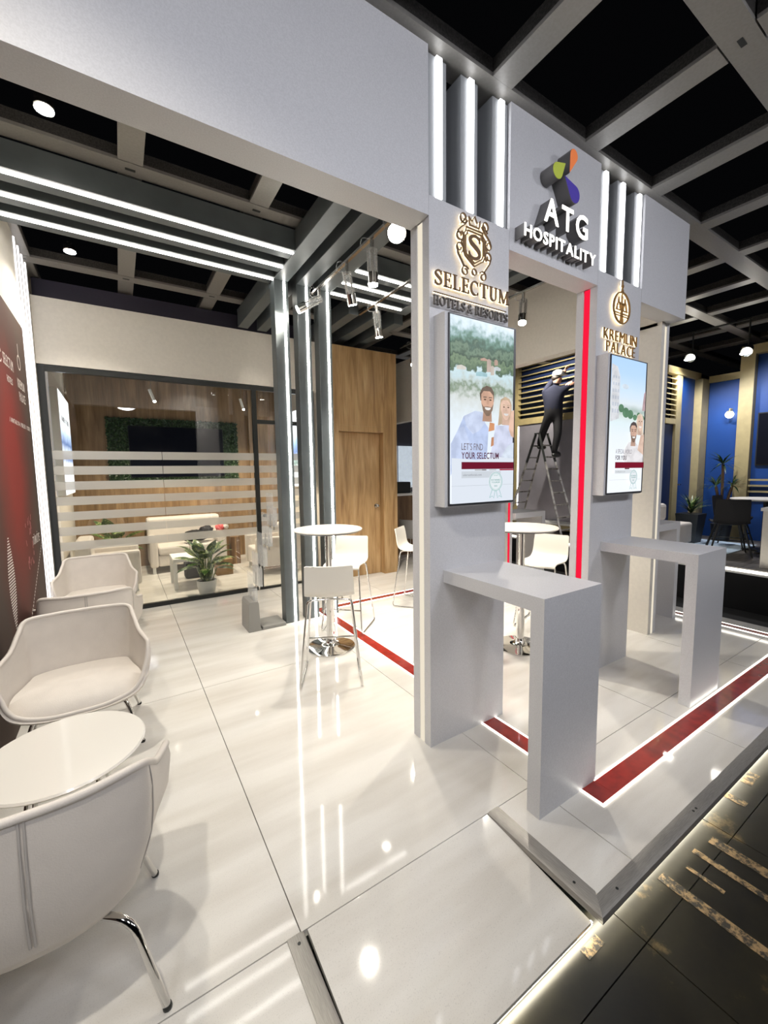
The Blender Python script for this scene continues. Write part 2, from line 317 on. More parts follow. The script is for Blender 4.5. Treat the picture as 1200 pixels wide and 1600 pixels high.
# ---------------------------------------------------------------- floors
fl = sempty('floor')
XS = [-.855, .465, 1.785, 3.105, 4.425, 5.72]; YS = [1.345, 3.46, 5.575, 7.69, 9.4]
g = .0022
for i in range(len(XS)-1):
    for j in range(len(YS)-1): box('floor_tile', M['floor'], XS[i]+g, XS[i+1]-g, YS[j]+g, YS[j+1]-g, -.03, 0, fl)
box('floor_tile', M['floor'], 1.516, 1.785-g, .82, 1.345-g, -.03, 0, fl)
for i in (2, 3, 4): box('floor_tile', M['floor'], XS[i]+g, XS[i+1]-g, .82, 1.345-g, -.03, 0, fl)
box('floor_tile', M['floor'], -.855, .413, .82, 1.345-g, -.03, 0, fl)
box('platform_body', M['black'], -.855, 5.70, 1.345, 9.4, -.1, -.031, fl); box('platform_body', M['black'], 1.516, 5.70, .86, 1.345, -.1, -.031, fl); box('platform_body', M['black'], -.855, .413, .86, 1.345, -.1, -.031, fl)
# wheelchair ramp between the two edge trims
ra = struct(MB().hexa([(.49, .80, -.066), (1.44, .80, -.066), (1.44, 1.343, -.02), (.49, 1.343, -.02)], [(.49, .80, -.050), (1.44, .80, -.050), (1.44, 1.343, 0), (.49, 1.343, 0)]).build('floor_ramp', M['floor']))
# aluminium edge trims (nosing with a rounded lip)
def nosing(name, mat, x0, x1, y0, y1, lipside):
    b = MB()
    if lipside == 'y':   # runs along x, lip at y0, mitred at x0
        pr = [(y1, .001), (y1, .006), (y0+.016, .006), (y0+.004, .001), (y0, -.008), (y0, -.022), (y0+.006, -.028), (y0+.010, -.002)]
        a = [(x0+(p[0]-y0), p[0], p[1]) for p in pr]; c = [(x1, p[0], p[1]) for p in pr]
    else:                # runs along y, lip at x0 (side -1) or x1
        sgn = lipside; e = x0 if sgn < 0 else x1; w = x1-x0
        pr = [(w, .001), (w, .006), (.016, .006), (.004, .001), (0, -.008), (0, -.022), (.006, -.028), (.010, -.002)]
        a = [(e - sgn*p[0], y0+(p[0] if sgn < 0 else 0), p[1]) for p in pr]; c = [(e - sgn*p[0], y1, p[1]) for p in pr]
    k = len(pr); b.add(a+c, [tuple(range(k)), tuple(range(2*k-1, k-1, -1))]+[(i, k+i, k+(i+1) % k, (i+1) % k) for i in range(k)])
    return struct(b.build(name, mat, smooth=30))
nosing('trim_1', M['alu'], 1.441, 5.72, .757, .822, 'y'); nosing('trim_2', M['aluY'], 1.441, 1.516, .757, 1.345, -1); nosing('trim_3', M['aluY'], .411, .478, .30, 1.345, 1)
sc = [(1.478, .90), (1.60, .79), (2.30, .79), (2.33, .79), (.445, 1.31)]
for x, y in sc: MB().lathe([(.006, .0055), (.006, .0072)], 10, (x, y, 0)).build('screw_head', M['black'], bpy.data.objects['trim_1' if x > 1.5 else ('trim_2' if x > 1 else 'trim_3')])
box('platform_body', M['black'], -.4, .47, .30, .82, -.1, -.002, fl)
box('floor_tile', M['floor'], -.855, .411, .30, .82, -.0015, 0, fl)
# light line under the platform edge
e = struct(box('trim_4', M['lede'], 1.47, 5.68, .822, .832, -.052, -.036)); e = struct(box('trim_5', M['lede'], .49, 1.46, .808, .816, -.085, -.070))
# hall floor in large panels with dark joints
hf = sempty('floor_hall', (0, 0, -.1))
HX = [-6, -3.2, -.8, 1.586, 2.425, 4.1, 6.1, 8.2, 11, 15]; HY = [-5, -2.6, -.9, -.34, .666, .86]
for i in range(len(HX)-1):
    for j in range(len(HY)-1): box('floor_panel', M['hall'], HX[i]+.002, HX[i+1]-.002, HY[j]+.002, HY[j+1]-.002, -.13, -.1, hf)
box('aisle_slab', M['plank'], 5.70, 16, .86, 12, -.13, -.1, hf); box('subfloor', M['black'], -6, 16, -5, 12, -.16, -.131, hf)
for (x, y0, y1, w) in ((1.915, .30, .765, .026), (2.317, .36, .72, .028), (2.18, .42, .74, .016), (2.06, .58, .72, .010), (1.40, .752, .79, .05), (2.98, .735, .785, .07), (2.72, .70, .80, .025), (1.66, .05, .22, .02), (1.30, .42, .50, .03), (3.25, .45, .72, .025), (3.6, .2, .74, .03)):
    box('tape_residue', M['tape'], x-w, x+w, y0, y1, -.0995, -.0985, hf)
cp = struct(box('floor_carpet', M['carpet'], 5.95, 6.55, .5, 8, -.099, -.092))
# red inlay loop with light lines
def inlay(n, x0, x1, y0, y1, along):
    o = struct(box('trim_%d' % n, M['red'], x0, x1, y0, y1, .0005, .003)); t = .012
    if along == 'x': box('light_line', M['ledf'], x0, x1, y0-t, y0, .0005, .0045, o); box('light_line', M['ledf'], x0, x1, y1, y1+t, .0005, .0045, o)
    else: box('light_line', M['ledf'], x0-t, x0, y0, y1, .0005, .0045, o); box('light_line', M['ledf'], x1, x1+t, y0, y1, .0005, .0045, o)
    return o
o = struct(box('trim_6', M['red'], 1.975, 2.09, 1.062, 4.75, .0005, .003)); box('light_line', M['ledf'], 1.963, 1.975, 1.05, 4.762, .0005, .0045, o); box('light_line', M['ledf'], 2.09, 2.102, 1.176, 4.64, .0005, .0045, o); box('light_line', M['ledf'], 1.9755, 2.0915, 1.05, 1.062, .0005, .0045, o)
inlay(7, 2.092, 5.40, 1.062, 1.175, 'x'); inlay(8, 5.402, 5.50, 1.062, 4.75, 'y'); inlay(9, 2.092, 5.40, 4.64, 4.75, 'x')
# ---------------------------------------------------------------- front facade
F0, F1 = 1.89, 2.06
wf = sempty('wall_front', (1.5, F0, 0))
box('fascia_panel', M['panel'], -3.2, 1.5215, F0, F1, 3.10, 3.95, wf); box('fascia_panel', M['panel'], 2.170, 3.155, F0, F1, 3.09, 3.95, wf); box('fascia_panel', M['panel'], 3.805, 4.615, F0, F1, 3.10, 3.95, wf)
for k, x0 in enumerate((1.523, 3.157)):
    x1 = x0+.645
    box('column_panel', M['panel'], x0, x1, F0, 1.948, 0, 3.205, wf)
    box('column_panel', M['panel'], x0, x1, 2.0, F1, 0, 3.205, wf)
    box('column_core', M['panel'], x0+.012, x1-.012, 1.948, 2.0, 0, 3.205, wf)
    if k == 0: box('light_strip', M['ledd'], x0+.004, x0+.0115, 1.951, 1.997, .0, 3.095, wf); box('red_strip', M['ledr'], x1-.0115, x1-.004, 1.951, 1.997, 0, 3.085, wf)
    else: box('red_strip', M['ledr'], x0+.004, x0+.0115, 1.951, 1.997, 0, 3.085, wf); box('light_strip', M['ledd'], x1-.0115, x1-.004, 1.951, 1.997, 0, 3.095, wf)
    box('niche_back', M['fin'], x0, x1, F1-.005, F1+.02, 3.205, 3.95, wf)
# right facade, turned round the corner
wr = sempty('wall_right', (4.62, 2.02, 0)); R0, R1 = 4.47, 4.62
box('fascia_panel', M['cream'], R0, R1, 2.061, 5.2, 3.07, 3.95, wr)  # fascia and inner boards in cream: warm interior light put into the colour
for k, y0 in enumerate((2.065, 3.90)):
    y1 = y0+.63
    ya = 2.02 if k == 0 else y0
    box('column_panel', M['cream'], R0, 4.528, ya, y1, 0, 3.07 if k else 3.099, wr); box('column_panel', M['panel'], 4.575, R1, ya, y1, 0, 3.07 if k else 3.099, wr)
    box('column_core', M['panel'], 4.528, 4.575, ya+.012, y1-.012, 0, 3.07 if k else 3.099, wr)
    box('light_strip' if k == 0 else 'red_strip', M['ledd'] if k == 0 else M['ledr'], 4.531, 4.572, ya+.004, ya+.0115, 0, 3.065, wr)
# left wall
LX = -.69
wl = sempty('wall_left', (LX, 4, 0))
box('wall_panel', M['cream'], LX-.12, LX, 1.2, 5.22, 0, 3.95, wl); box('wall_panel', M['cream'], LX-.12, LX, 5.22, 6.02, 0, 3.95, wl)
for i in range(4): box('light_strip', M['ledw'], LX+.001, LX+.012, 5.26+i*.185, 5.29+i*.185, .0, 3.93, wl)
# ceiling grid
ce = sempty('ceiling', (2, 2, 3.95))
BX = [-2.54, -1.62, -.70, .215, 1.14, 2.03, 2.94, 3.86, 4.78, 5.70, 6.62, 7.5, 8.6, 9.7]; BY = [-2.6, -1.68, -.76, .09, 1.005, 1.92, 2.84, 3.76, 4.77, 5.78, 6.9]
for y in BY: 
    h = .0755 if y != 1.92 else .083
    box('ceiling_bar', M['grid'], -3, 13, y-h, y+h, 3.95, 3.972, ce)
    o = box('bar_flange', M['gridside'], -3, 13, y-h+.004, y+h-.004, 3.973, 4.05, ce)
for x in BX:
    for j in range(len(BY)-1):
        if x > 9 and j > 7: continue
        box('ceiling_bar', M['grid'], x-.0785, x+.0785, BY[j]+.0835, BY[j+1]-.0835, 3.9505, 3.972, ce); box('bar_flange', M['gridside'], x-.073, x+.073, BY[j]+.08, BY[j+1]-.08, 3.973, 4.05, ce)
for x in BX[2:11]:
    for y in BY[2:10]:
        if y != 1.92: box('slot', M['black'], x-.033, x+.033, y-.013, y+.013, 3.9485, 3.9499, ce)
# ---------------------------------------------------------------- portal frames with light strips
ORD = ['nearest the glass room', 'middle one', 'next to the oak wall']
for k, x0 in enumerate((1.505, 1.757, 2.008)):
    t = thing('portal_frame', 'dark grey portal frame with white light strip, %s pillar behind the bar table' % ('left' if k == 0 else 'middle' if k == 1 else 'right'), 'light frame', (x0+.08, 4.46, 0), 0, 'grey light frames beside the bar table')
    x1 = x0+.155
    box('pillar', M['grey'], x0, x1, 4.46, 4.60, 0, 3.93, t, .004); box('top_beam', M['grey'], x0, x1, 2.09, 4.459, 3.745, 3.93, t, .004)
    f0 = (1.528, 1.768, 2.022)[k]
    box('niche_fin', M['fin'], f0, f0+.133, 1.905, 2.05, 3.207, 3.93, t, .003)
    box('light_strip', M['led'], x0+.10, x0+.122, 4.452, 4.4595, .0, 3.74, t); box('light_strip', M['ledc'], f0+.052, f0+.090, 1.889, 1.9045, 3.21, 3.925, t)
for k, f0 in enumerate((3.163, 3.403, 3.657)):
    t = thing('portal_frame', 'dark grey portal frame with light strip above the right screen, %s one' % ('left' if k == 0 else 'middle' if k == 1 else 'right'), 'light frame', (f0+.08, 1.9, 3.207), 0, 'grey light frames over the right screen')
    box('niche_fin', M['fin'], f0, f0+.133, 1.905, 2.05, 3.207, 3.93, t, .003); box('top_beam', M['grey'], f0-.01, f0+.145, 2.09, 4.6, 3.745, 3.93, t, .004)
    box('light_strip', M['ledc'], f0+.052, f0+.090, 1.889, 1.9045, 3.21, 3.925, t)
for k, y in enumerate((3.87, 4.175, 4.475)):
    t = thing('linear_light', 'long ceiling light line over the armchairs, %s one from the facade' % ('first' if k == 0 else 'second' if k == 1 else 'third'), 'ceiling light', (.4, y, 3.745), 0, 'ceiling light lines left of the pillars')
    box('beam', M['grey'], -.69, 1.504, y-.05, y+.13, 3.748, 3.93, t, .003); box('light_strip', M['led'], -.69, 1.503, y-.012, y+.012, 3.738, 3.7475, t)
    t = thing('linear_light', 'short ceiling light line above the oak door side, %s one from the facade' % ('first' if k == 0 else 'second' if k == 1 else 'third'), 'ceiling light', (2.65, y, 3.745), 0, 'ceiling light lines right of the pillars')
    box('beam', M['grey'], 2.166, 3.15, y-.05, y+.13, 3.748, 3.93, t, .003); box('light_strip', M['led'], 2.168, 3.148, y-.012, y+.012, 3.738, 3.7475, t)
# dark cross beams and cable duct over the rear of the stand
wb = sempty('trim_10', (1, 5, 3.75))
for x in (1.50, 1.76): box('rear_beam', M['grey'], x, x+.13, 4.61, 6.0, 3.70, 3.93, wb)
box('rear_beam', M['lilac'], -.69, 2.9, 6.2, 6.35, 3.72, 3.93, wb)
for x in (2.6, 2.95, 3.3): box('rear_beam', M['grey'], x, x+.14, 4.85, 9.0, 3.72, 3.93, wb)
# ---------------------------------------------------------------- glass meeting room
G = 6.05
wk = sempty('wall_back', (0, G, 0))
box('fascia_panel', M['cream'], -.688, 2.797, G-.03, G+.09, 2.955, 3.68, wk)
box('shadow_gap', M['grey'], -.688, 2.60, G-.005, G+.05, 2.94, 2.9545, wk)
wn = sempty('window_1', (0, G, 0))
for (x0, x1, z0, z1) in ((-.688, -.625, 0, 2.939), (1.655, 1.715, 0, 2.939), (2.53, 2.59, 0, 2.939), (-.624, 1.654, 2.885, 2.939), (1.716, 2.529, 2.885, 2.939), (-.624, 1.654, 0, .055), (1.716, 2.529, 2.42, 2.475), (1.716, 2.529, 0, .03)):
    box('frame_bar', M['black'], x0, x1, G-.025, G+.03, z0, z1, wn)
PX = ((-.623, .485), (.489, 1.653), (1.718, 2.528))
for i, (x0, x1) in enumerate(PX):
    p = box('glass_pane', M['glass'], x0, x1, G-.004, G+.004, .056 if i < 2 else .032, 2.884 if i < 2 else 2.419, wn)
    for j in range(7): z = 1.95-.1775*j; box('frosted_stripe', M['frost'], x0+.001, x1-.001, G-.0075, G-.0055, z-.05, z+.05, p)
box('glass_pane', M['glass'], 1.718, 2.528, G-.004, G+.004, 2.477, 2.884, wn)
MB().tube([(1.76, G-.03, 1.10), (1.76, G-.07, 1.10)], .012).lathe([(.02, 0), (.033, .008), (.035, .03), (.02, .042)], 16, (1.76, G-.075, 1.08)).build('door_knob', M['black'], wn, smooth=40)
BK = 8.95
wm = sempty('wall_meeting', (1, BK, 0))
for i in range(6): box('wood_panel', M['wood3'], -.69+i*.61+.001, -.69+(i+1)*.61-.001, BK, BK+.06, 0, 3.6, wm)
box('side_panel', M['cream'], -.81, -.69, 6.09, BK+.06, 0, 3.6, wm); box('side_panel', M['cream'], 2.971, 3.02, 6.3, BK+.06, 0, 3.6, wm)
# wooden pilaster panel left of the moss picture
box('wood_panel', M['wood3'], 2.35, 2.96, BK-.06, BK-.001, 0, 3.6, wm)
# moss frame with television
mf = thing('moss_frame', 'dark green moss frame on the oak wall behind the television', 'moss frame', (.95, BK-.05, 1.6))
box('backing', M['moss'], -.13, 2.1, BK-.05, BK-.002, 1.59, 2.74, mf)
b = MB()
for i in range(5200):
    while True:
        x = rnd.uniform(-.14, 2.11); z = rnd.uniform(1.58, 2.75)
        if not (.22 < x < 1.79 and 1.70 < z < 2.58): break
    y = BK-.055-rnd.random()*.02; a = rnd.random()*6.3; l = rnd.uniform(.012, .026); w = l*.5; c, s_ = math.cos(a), math.sin(a); d = rnd.uniform(-.015, .012)
    b.add([(x-c*l, y, z-s_*l), (x-s_*w, y+d, z+c*w), (x+c*l, y-.01, z+s_*l), (x+s_*w, y-d, z-c*w)], [(0, 1, 2, 3)])
o = b.build('moss_leaves', M['leafdark'], mf); o['kind'] = 'stuff'
t = thing('television', 'black flat television hung in the middle of the moss frame', 'television', (1, BK-.08, 1.7))
box('screen', M['tv'], .20, 1.81, BK-.10, BK-.085, 1.68, 2.60, t); box('casing', M['black'], .19, 1.82, BK-.0845, BK-.0765, 1.67, 2.61, t)
# light boxes inside the room
def lightbox(name, label, o, u, w, h, n, dep, stops, parts=()):
    t = thing(name, label, 'light box', o); O = Vector(o); U = Vector(u); Nn = Vector(n)
    MB().prism([(0, 0), (w, 0), (w, h), (0, h)], O, U, ZA, Nn, dep).build('casing', M['white'], t)
    m = bpy.data.materials.new('print'); ax = 2; ramp_tex(m, 2, O.z, O.z+h, stops, .12, 9, 1.3); MB().prism([(.01, .01), (w-.01, .01), (w-.01, h-.01), (.01, h-.01)], O+Nn*(dep+.0005), U, ZA, Nn, .002).build('print', m, t)
    return t
ST = [(0, (.9, .92, .95)), (.3, (.85, .88, .92)), (.36, (.12, .2, .42)), (.42, (.75, .82, .92)), (.5, (.10, .17, .36)), (.60, (.5, .62, .85)), (.68, (.9, .93, .97)), (1, (.93, .95, .98))]
t = lightbox('light_box', 'glowing white poster box on the left wall inside the glass room', (-.685, 6.85, 1.45), (0, 1, 0), 1.35, 1.40, (1, 0, 0), .09, ST)
letters('TRANSFER TO TURKEY', (-.5915, 7.0, 2.45), YA, ZA, XA, .07, .001, M['black'], t, join='print_text', width=1.0)
t = lightbox('light_box', 'glowing white poster box on the right wall inside the glass room', (2.968, 8.85, 1.45), (0, -1, 0), 2.0, 1.45, (-1, 0, 0), .07, [(0, (.95, .96, .97)), (.25, (.9, .92, .93)), (.31, (.2, .3, .25)), (.38, (.8, .86, .9)), (.46, (.18, .27, .55)), (.58, (.4, .58, .85)), (.7, (.93, .95, .97)), (1, (.95, .96, .98))])
# ---------------------------------------------------------------- oak block with door
wo = sempty('wall_oak', (3.4, 5.95, 0))
OY = 5.78
box('wood_panel', M['wood'], 2.80, 2.885, OY, 6.3, 0, 3.62, wo); box('wood_panel', M['wood'], 3.69, 3.955, OY, 6.3, 0, 3.62, wo)
box('wood_panel', M['wood'], 2.886, 3.689, OY, 6.3, 2.435, 3.62, wo); box('wood_panel', M['wood'], 2.886, 3.689, OY, 6.3, 2.345, 2.4335, wo)
dr = struct(box('door_1', M['wood'], 2.89, 3.685, 5.90, 5.94, .004, 2.34))
MB().lathe([(.032, 0), (.032, .008), (.012, .010), (.012, .04), (.026, .045), (.03, .06), (.022, .075), (.004, .08)], 18).build('door_knob', M['steel'], dr, smooth=40, world=False)
k = [c for c in dr.children][0]; k.location = (3.60, 5.899, 1.15); k.rotation_euler = (PI/2, 0, 0)
box('back_panel', M['cream'], 2.80, 3.95, 6.301, 6.35, 0, 3.62, wo)
# passage behind: fascia, bar, lit shelves
wp = sempty('wall_passage', (5, 8, 0))
box('fascia_panel', M['cream'], 4.47, 4.60, 5.6, 8.9, 2.62, 3.7, wp); box('far_wall', M['hallwall'], 4.0, 9.6, 9.9, 9.96, -.1, 3.4, wp)
o = pm('shelf_light', (.62, .70, .78), .5, emit=.55, var=.6, scale=3)
for i in range(3): box('lit_panel', o, 6.2+i*.62, 6.76+i*.62, 9.86, 9.899, 1.25, 2.45, wp)
t = thing('bar_counter', 'dark oak bar counter with pale top in the passage behind the oak block', 'counter', (5.2, 6.9, 0))
box('front_panel', M['wood2'], 4.5, 6.2, 6.9, 7.3, 0, 1.22, t); box('worktop', M['white'], 4.48, 6.25, 6.85, 7.35, 1.222, 1.27, t, .004)
t = thing('coffee_machine', 'dark appliance standing on the bar counter in the passage', 'appliance', (4.95, 7.1, 1.271))
box('body', M['black'], 4.68, 5.1, 6.95, 7.25, 1.271, 1.50, t, .02); MB().lathe([(.03, 0), (.035, .08), (.02, .1), (.015, .16)], 14, (5.2, 7.05, 1.271)).build('bottle', M['glass'], t, smooth=40)
# ---------------------------------------------------------------- left wall graphic
gm = bpy.data.materials.new('red_graphic'); N, L = nodes(gm); bs = N['Principled BSDF']; bs.inputs['Roughness'].default_value = .75
tc = N.new('ShaderNodeTexCoord'); mp = N.new('ShaderNodeMapping'); mp.inputs['Location'].default_value = (0, -4.25, -1.75); L.new(tc.outputs['Object'], mp.inputs[0])
mp2 = N.new('ShaderNodeMapping'); mp2.inputs['Scale'].default_value = (0, 1.15, .62); L.new(mp.outputs[0], mp2.inputs[0])
gr = N.new('ShaderNodeTexGradient'); gr.gradient_type = 'SPHERICAL'; L.new(mp2.outputs[0], gr.inputs[0]); n = N.new('ShaderNodeTexNoise'); n.inputs['Scale'].default_value = 2.5; n.inputs['Detail'].default_value = 6; L.new(tc.outputs['Object'], n.inputs['Vector'])
ad = N.new('ShaderNodeMath'); ad.operation = 'MULTIPLY_ADD'; ad.inputs[1].default_value = .3; L.new(n.outputs['Fac'], ad.inputs[0]); L.new(gr.outputs[0], ad.inputs[2])
r = N.new('ShaderNodeValToRGB'); e = r.color_ramp.elements; e[0].position = .10; e[0].color = (.060, .040, .030, 1); e[1].position = .95; e[1].color = (.22, .014, .008, 1); k = e.new(.45); k.color = (.085, .024, .015, 1)
L.new(ad.outputs[0], r.inputs[0]); L.new(r.outputs[0], bs.inputs['Base Color'])
t = thing('wall_graphic', 'dark red printed wall graphic on the left wall beside the armchairs', 'poster', (LX, 4, 0))
box('print', gm, LX+.001, LX+.016, 1.2, 5.21, 0, 3.09, t)
tm = pm('print_white', (.75, .70, .66), .5); tp = pm('print_pink', (.42, .12, .13), .5)
GX = LX+.0165
def gtxt(s, y, z, h, w=None, m=tm): letters(s, (GX, y, z), YA, ZA, XA, h, .0006, m, t, join='lettering', width=w)
gtxt('SELECTUM', 4.22, 2.56, .085, .36); gtxt('HOTELS', 4.30, 2.44, .05, .20); gtxt('KREMLIN', 4.72, 2.47, .075, .30); gtxt('PALACE', 4.74, 2.36, .075, .27)
gtxt('/ ANTALYA / BELEK / SIDE /', 4.25, 2.13, .035, .90); gtxt('T\u00dcRK\u0130YE', 4.72, 1.10, .075, .36)
b = MB(); b.ribbon(arc(0, 0, .06, 0, 360, 24), .012, (GX, 4.86, 2.70), YA, ZA, XA, .0006); b.ribbon([(0, .06), (0, .16)], .01, (GX, 4.86, 2.70), YA, ZA, XA, .0006); b.ribbon(arc(0, 0, .05, 30, 330, 20), .012, (GX, 4.12, 2.60), YA, ZA, XA, .0006); b.build('emblem', tm, t)['kind'] = 'stuff'
b = MB()
for i in range(26): b.ribbon([(0+i*.035, i*.022), (.02+i*.035, .012+i*.022)], .012, (GX, 4.35, .55), YA, ZA, XA, .0006)
b.build('dotted_line', tm, t)['kind'] = 'stuff'
b = MB()
for i in range(22):
    y = 4.42+rnd.random()*.30; z = .9+rnd.random()*.45; b.ribbon([(0, 0), (rnd.uniform(-.03, .03), rnd.uniform(.02, .07))], rnd.uniform(.008, .02), (GX, y, z), YA, ZA, XA, .0006)
b.build('print_specks', tp, t)['kind'] = 'stuff'
b = MB()
for i in range(34): zz = i*.02; ww = .10*math.sin(PI*(i+1)/36); b.ribbon([(-ww, zz), (ww, zz)], .009, (GX, 3.80, .62), YA, ZA, XA, .0006)
b.build('striped_motif', tm, t)['kind'] = 'stuff'
# ---------------------------------------------------------------- standing counters at the columns
def counter(label, x0, x1, y0, y1, axis, grp):
    t = thing('standing_counter', label, 'counter', ((x0+x1)/2, (y0+y1)/2, 0), 0, grp)
    q, w = (y0, 1) if axis == 'y' else (x1, -1); e = y1-.001 if axis == 'y' else x0+.001
    A = ((x0, 0, 0), YA, ZA, XA, x1-x0) if axis == 'y' else ((0, y0, 0), XA, ZA, YA, y1-y0)
    MB().prism([(q, 1.105), (e, 1.105), (e, 1.03), (q+w*.075, 1.03)], *A).build('top', M['panel'], t); MB().prism([(q, 0), (q, 1.105), (q+w*.075, 1.03), (q+w*.075, 0)], *A).build('leg', M['panel'], t)
    return t
CG = 'white standing counters fixed to the columns'
counter('white standing counter under the selfie couple screen, nearest to the ramp', 1.625, 2.10, 1.178, 1.89, 'y', CG)
counter('white standing counter under the right screen with the poolside couple', 3.322, 3.80, 1.20, 1.89, 'y', CG)
counter('white standing counter turned to the aisle, half hidden behind the right column', 4.62, 5.28, 2.10, 2.56, 'x', CG)
counter('white standing counter seen through the doorway behind the second bar table', 4.62, 5.28, 3.85, 4.31, 'x', CG)
# ---------------------------------------------------------------- screens
def screen(label, x0):
    t = thing('wall_screen', label, 'screen', (x0+.28, 1.86, 1.51), 0, 'portrait screens on the columns')
    box('casing', M['panel'], x0, x0+.575, 1.795, 1.889, 1.495, 2.575, t, .003); box('bezel', M['screenframe'], x0+.022, x0+.568, 1.786, 1.7945, 1.503, 2.568, t)
    return t
IM = {}
def ink(col, st=1.0, v=.06):
    st *= .68; k = (col, st, v)
    if k not in IM:
        m = IM[k] = em('print_ink', col, st); N, L = nodes(m); e = [n for n in N if n.type == 'EMISSION'][0]   # printed tone with soft photographic variation
        tc = N.new('ShaderNodeTexCoord'); n = N.new('ShaderNodeTexNoise'); n.inputs['Scale'].default_value = 14; n.inputs['Detail'].default_value = 3; n.inputs['Distortion'].default_value = .4; L.new(tc.outputs['Object'], n.inputs['Vector'])
        r = N.new('ShaderNodeValToRGB'); r.color_ramp.elements[0].position = .36; r.color_ramp.elements[0].color = (*(c*(1-2*v) for c in col), 1); r.color_ramp.elements[1].position = .60; r.color_ramp.elements[1].color = (*(min(1, c*(1+v)) for c in col), 1)
        L.new(n.outputs['Fac'], r.inputs[0]); L.new(r.outputs[0], e.inputs[0])
    return IM[k]
def flat(t, name, pts, x0, z0, lay, col, st=1.0): MB().prism(pts, (x0, 1.7825-.0007*lay, z0), XA, ZA, -YA, .0004).build(name, ink(col, st, 0 if name in ('print_fade', 'print_bar', 'print_band', 'print_badge_ground') else .07), t)
def blob(cx, cy, rx, ry, n=20, a0=0, a1=360): return [(cx+rx*math.cos(math.radians(a0+(a1-a0)*i/n)), cy+ry*math.sin(math.radians(a0+(a1-a0)*i/n))) for i in range(n if a1-a0 == 360 else n+1)]
def face(t, x0, z0, cx, cy, s, skin, hair, lay, beard=None, long=False):
    f = lambda nm, pts, l, c: flat(t, nm, [(cx+p[0]*s, cy+p[1]*s) for p in pts], x0, z0, lay+l, c)
    if long: f('print_hair', [(-.95, .3), (-.8, 1.0), (-.1, 1.35), (.6, 1.15), (.95, .5), (.95, -.8), (1.15, -1.7), (.4, -1.5), (-.5, -1.6), (-1.2, -1.8), (-1.05, -.8)], 0, hair)
    else: f('print_hair', [(-.85, .1), (-.95, .7), (-.65, 1.2), (-.1, 1.45), (.5, 1.35), (.85, .9), (.85, .1)], 0, hair)
    f('print_neck', [(-.45, -.5), (.5, -.5), (.6, -1.7), (-.6, -1.7)], 1, tuple(c*.8 for c in skin))
    f('print_face', [(-.78, .65), (-.5, .95), (.3, .98), (.72, .65), (.8, 0), (.66, -.6), (.25, -1.12), (-.1, -1.15), (-.52, -.75), (-.78, -.1)], 2, skin)
    if beard: f('print_beard', [(-.74, -.15), (-.5, -.42), (0, -.36), (.5, -.42), (.76, -.1), (.64, -.65), (.25, -1.2), (-.12, -1.22), (-.55, -.8)], 3, beard)
    for e_ in (-.33, .36): f('print_eye', blob(e_, .22, .15, .06, 10), 4, (.10, .07, .05)); f('print_brow', [(e_-.22, .38), (e_+.2, .40), (e_+.2, .48), (e_-.2, .47)], 4, hair)
    f('print_nose', [(-.08, .2), (.1, .2), (.16, -.15), (0, -.22), (-.14, -.14)], 4, tuple(c*.86 for c in skin))
    f('print_mouth', blob(.02, -.52, .36, .18, 14, 180, 360)+[(.38, -.46), (-.34, -.46)], 5, (.92, .88, .85))
def badge(t, x0, z0, cx, cy, r):
    g = (.22, .50, .48)
    MB().ribbon(arc(cx, cy, r, 0, 360, 30), r*.05, (x0, 1.7690, z0), XA, ZA, -YA, .0004).ribbon(arc(cx, cy, r*.88, 0, 360, 30), r*.03, (x0, 1.7690, z0), XA, ZA, -YA, .0004).ribbon([(cx-r*.55, cy-r*.85), (cx-r*.95, cy-r*1.75), (cx-r*.55, cy-r*1.55), (cx-r*.3, cy-r*1.8), (cx-r*.1, cy-r*1.0)], r*.05, (x0, 1.7690, z0), XA, ZA, -YA, .0004).ribbon([(cx+r*.55, cy-r*.85), (cx+r*.95, cy-r*1.75), (cx+r*.55, cy-r*1.55), (cx+r*.3, cy-r*1.8), (cx+r*.1, cy-r*1.0)], r*.05, (x0, 1.7690, z0), XA, ZA, -YA, .0004).build('print_badge', ink(g), t)
    for s_, dy, w in (('\u2605\u2605\u2605' if False else '***', .55, .6), ('SUSTAINABLE', .1, 1.45), ('TOURISM', -.16, 1.3), ('2023', -.55, .5)): letters(s_, (x0+cx, 1.7690, z0+cy+dy*r), XA, ZA, -YA, r*.16, .0003, ink((.10, .38, .34)), t, join='print_text', width=w*r, center=True)
# screen with the selfie couple: print area .50 x 1.05 starting at (x0, z0)
t = screen('tall lit screen with a smiling couple taking a selfie, on the left column', 1.555); x0, z0 = 1.585, 1.515
m = bpy.data.materials.new('screen_image_left')
ramp_tex(m, 2, z0, z0+1.06, [(0, (.80, .86, .93)), (.14, (.84, .89, .95)), (.25, (.78, .85, .95)), (.45, (.74, .82, .88)), (.58, (.62, .66, .64)), (.63, (.20, .27, .18)), (.66, (.50, .58, .56)), (.69, (.52, .66, .70)), (.715, (.56, .72, .76)), (.735, (.05, .10, .05)), (.77, (.16, .24, .13)), (.79, (.02, .055, .025)), (.83, (.14, .22, .14)), (.85, (.035, .085, .05)), (.885, (.12, .24, .18)), (.91, (.30, .44, .44)), (.945, (.62, .74, .80)), (1, (.80, .89, .97))], .16, 26, .78)
box('print_image', m, x0, x0+.515, 1.7831, 1.7858, z0, z0+1.045, t)
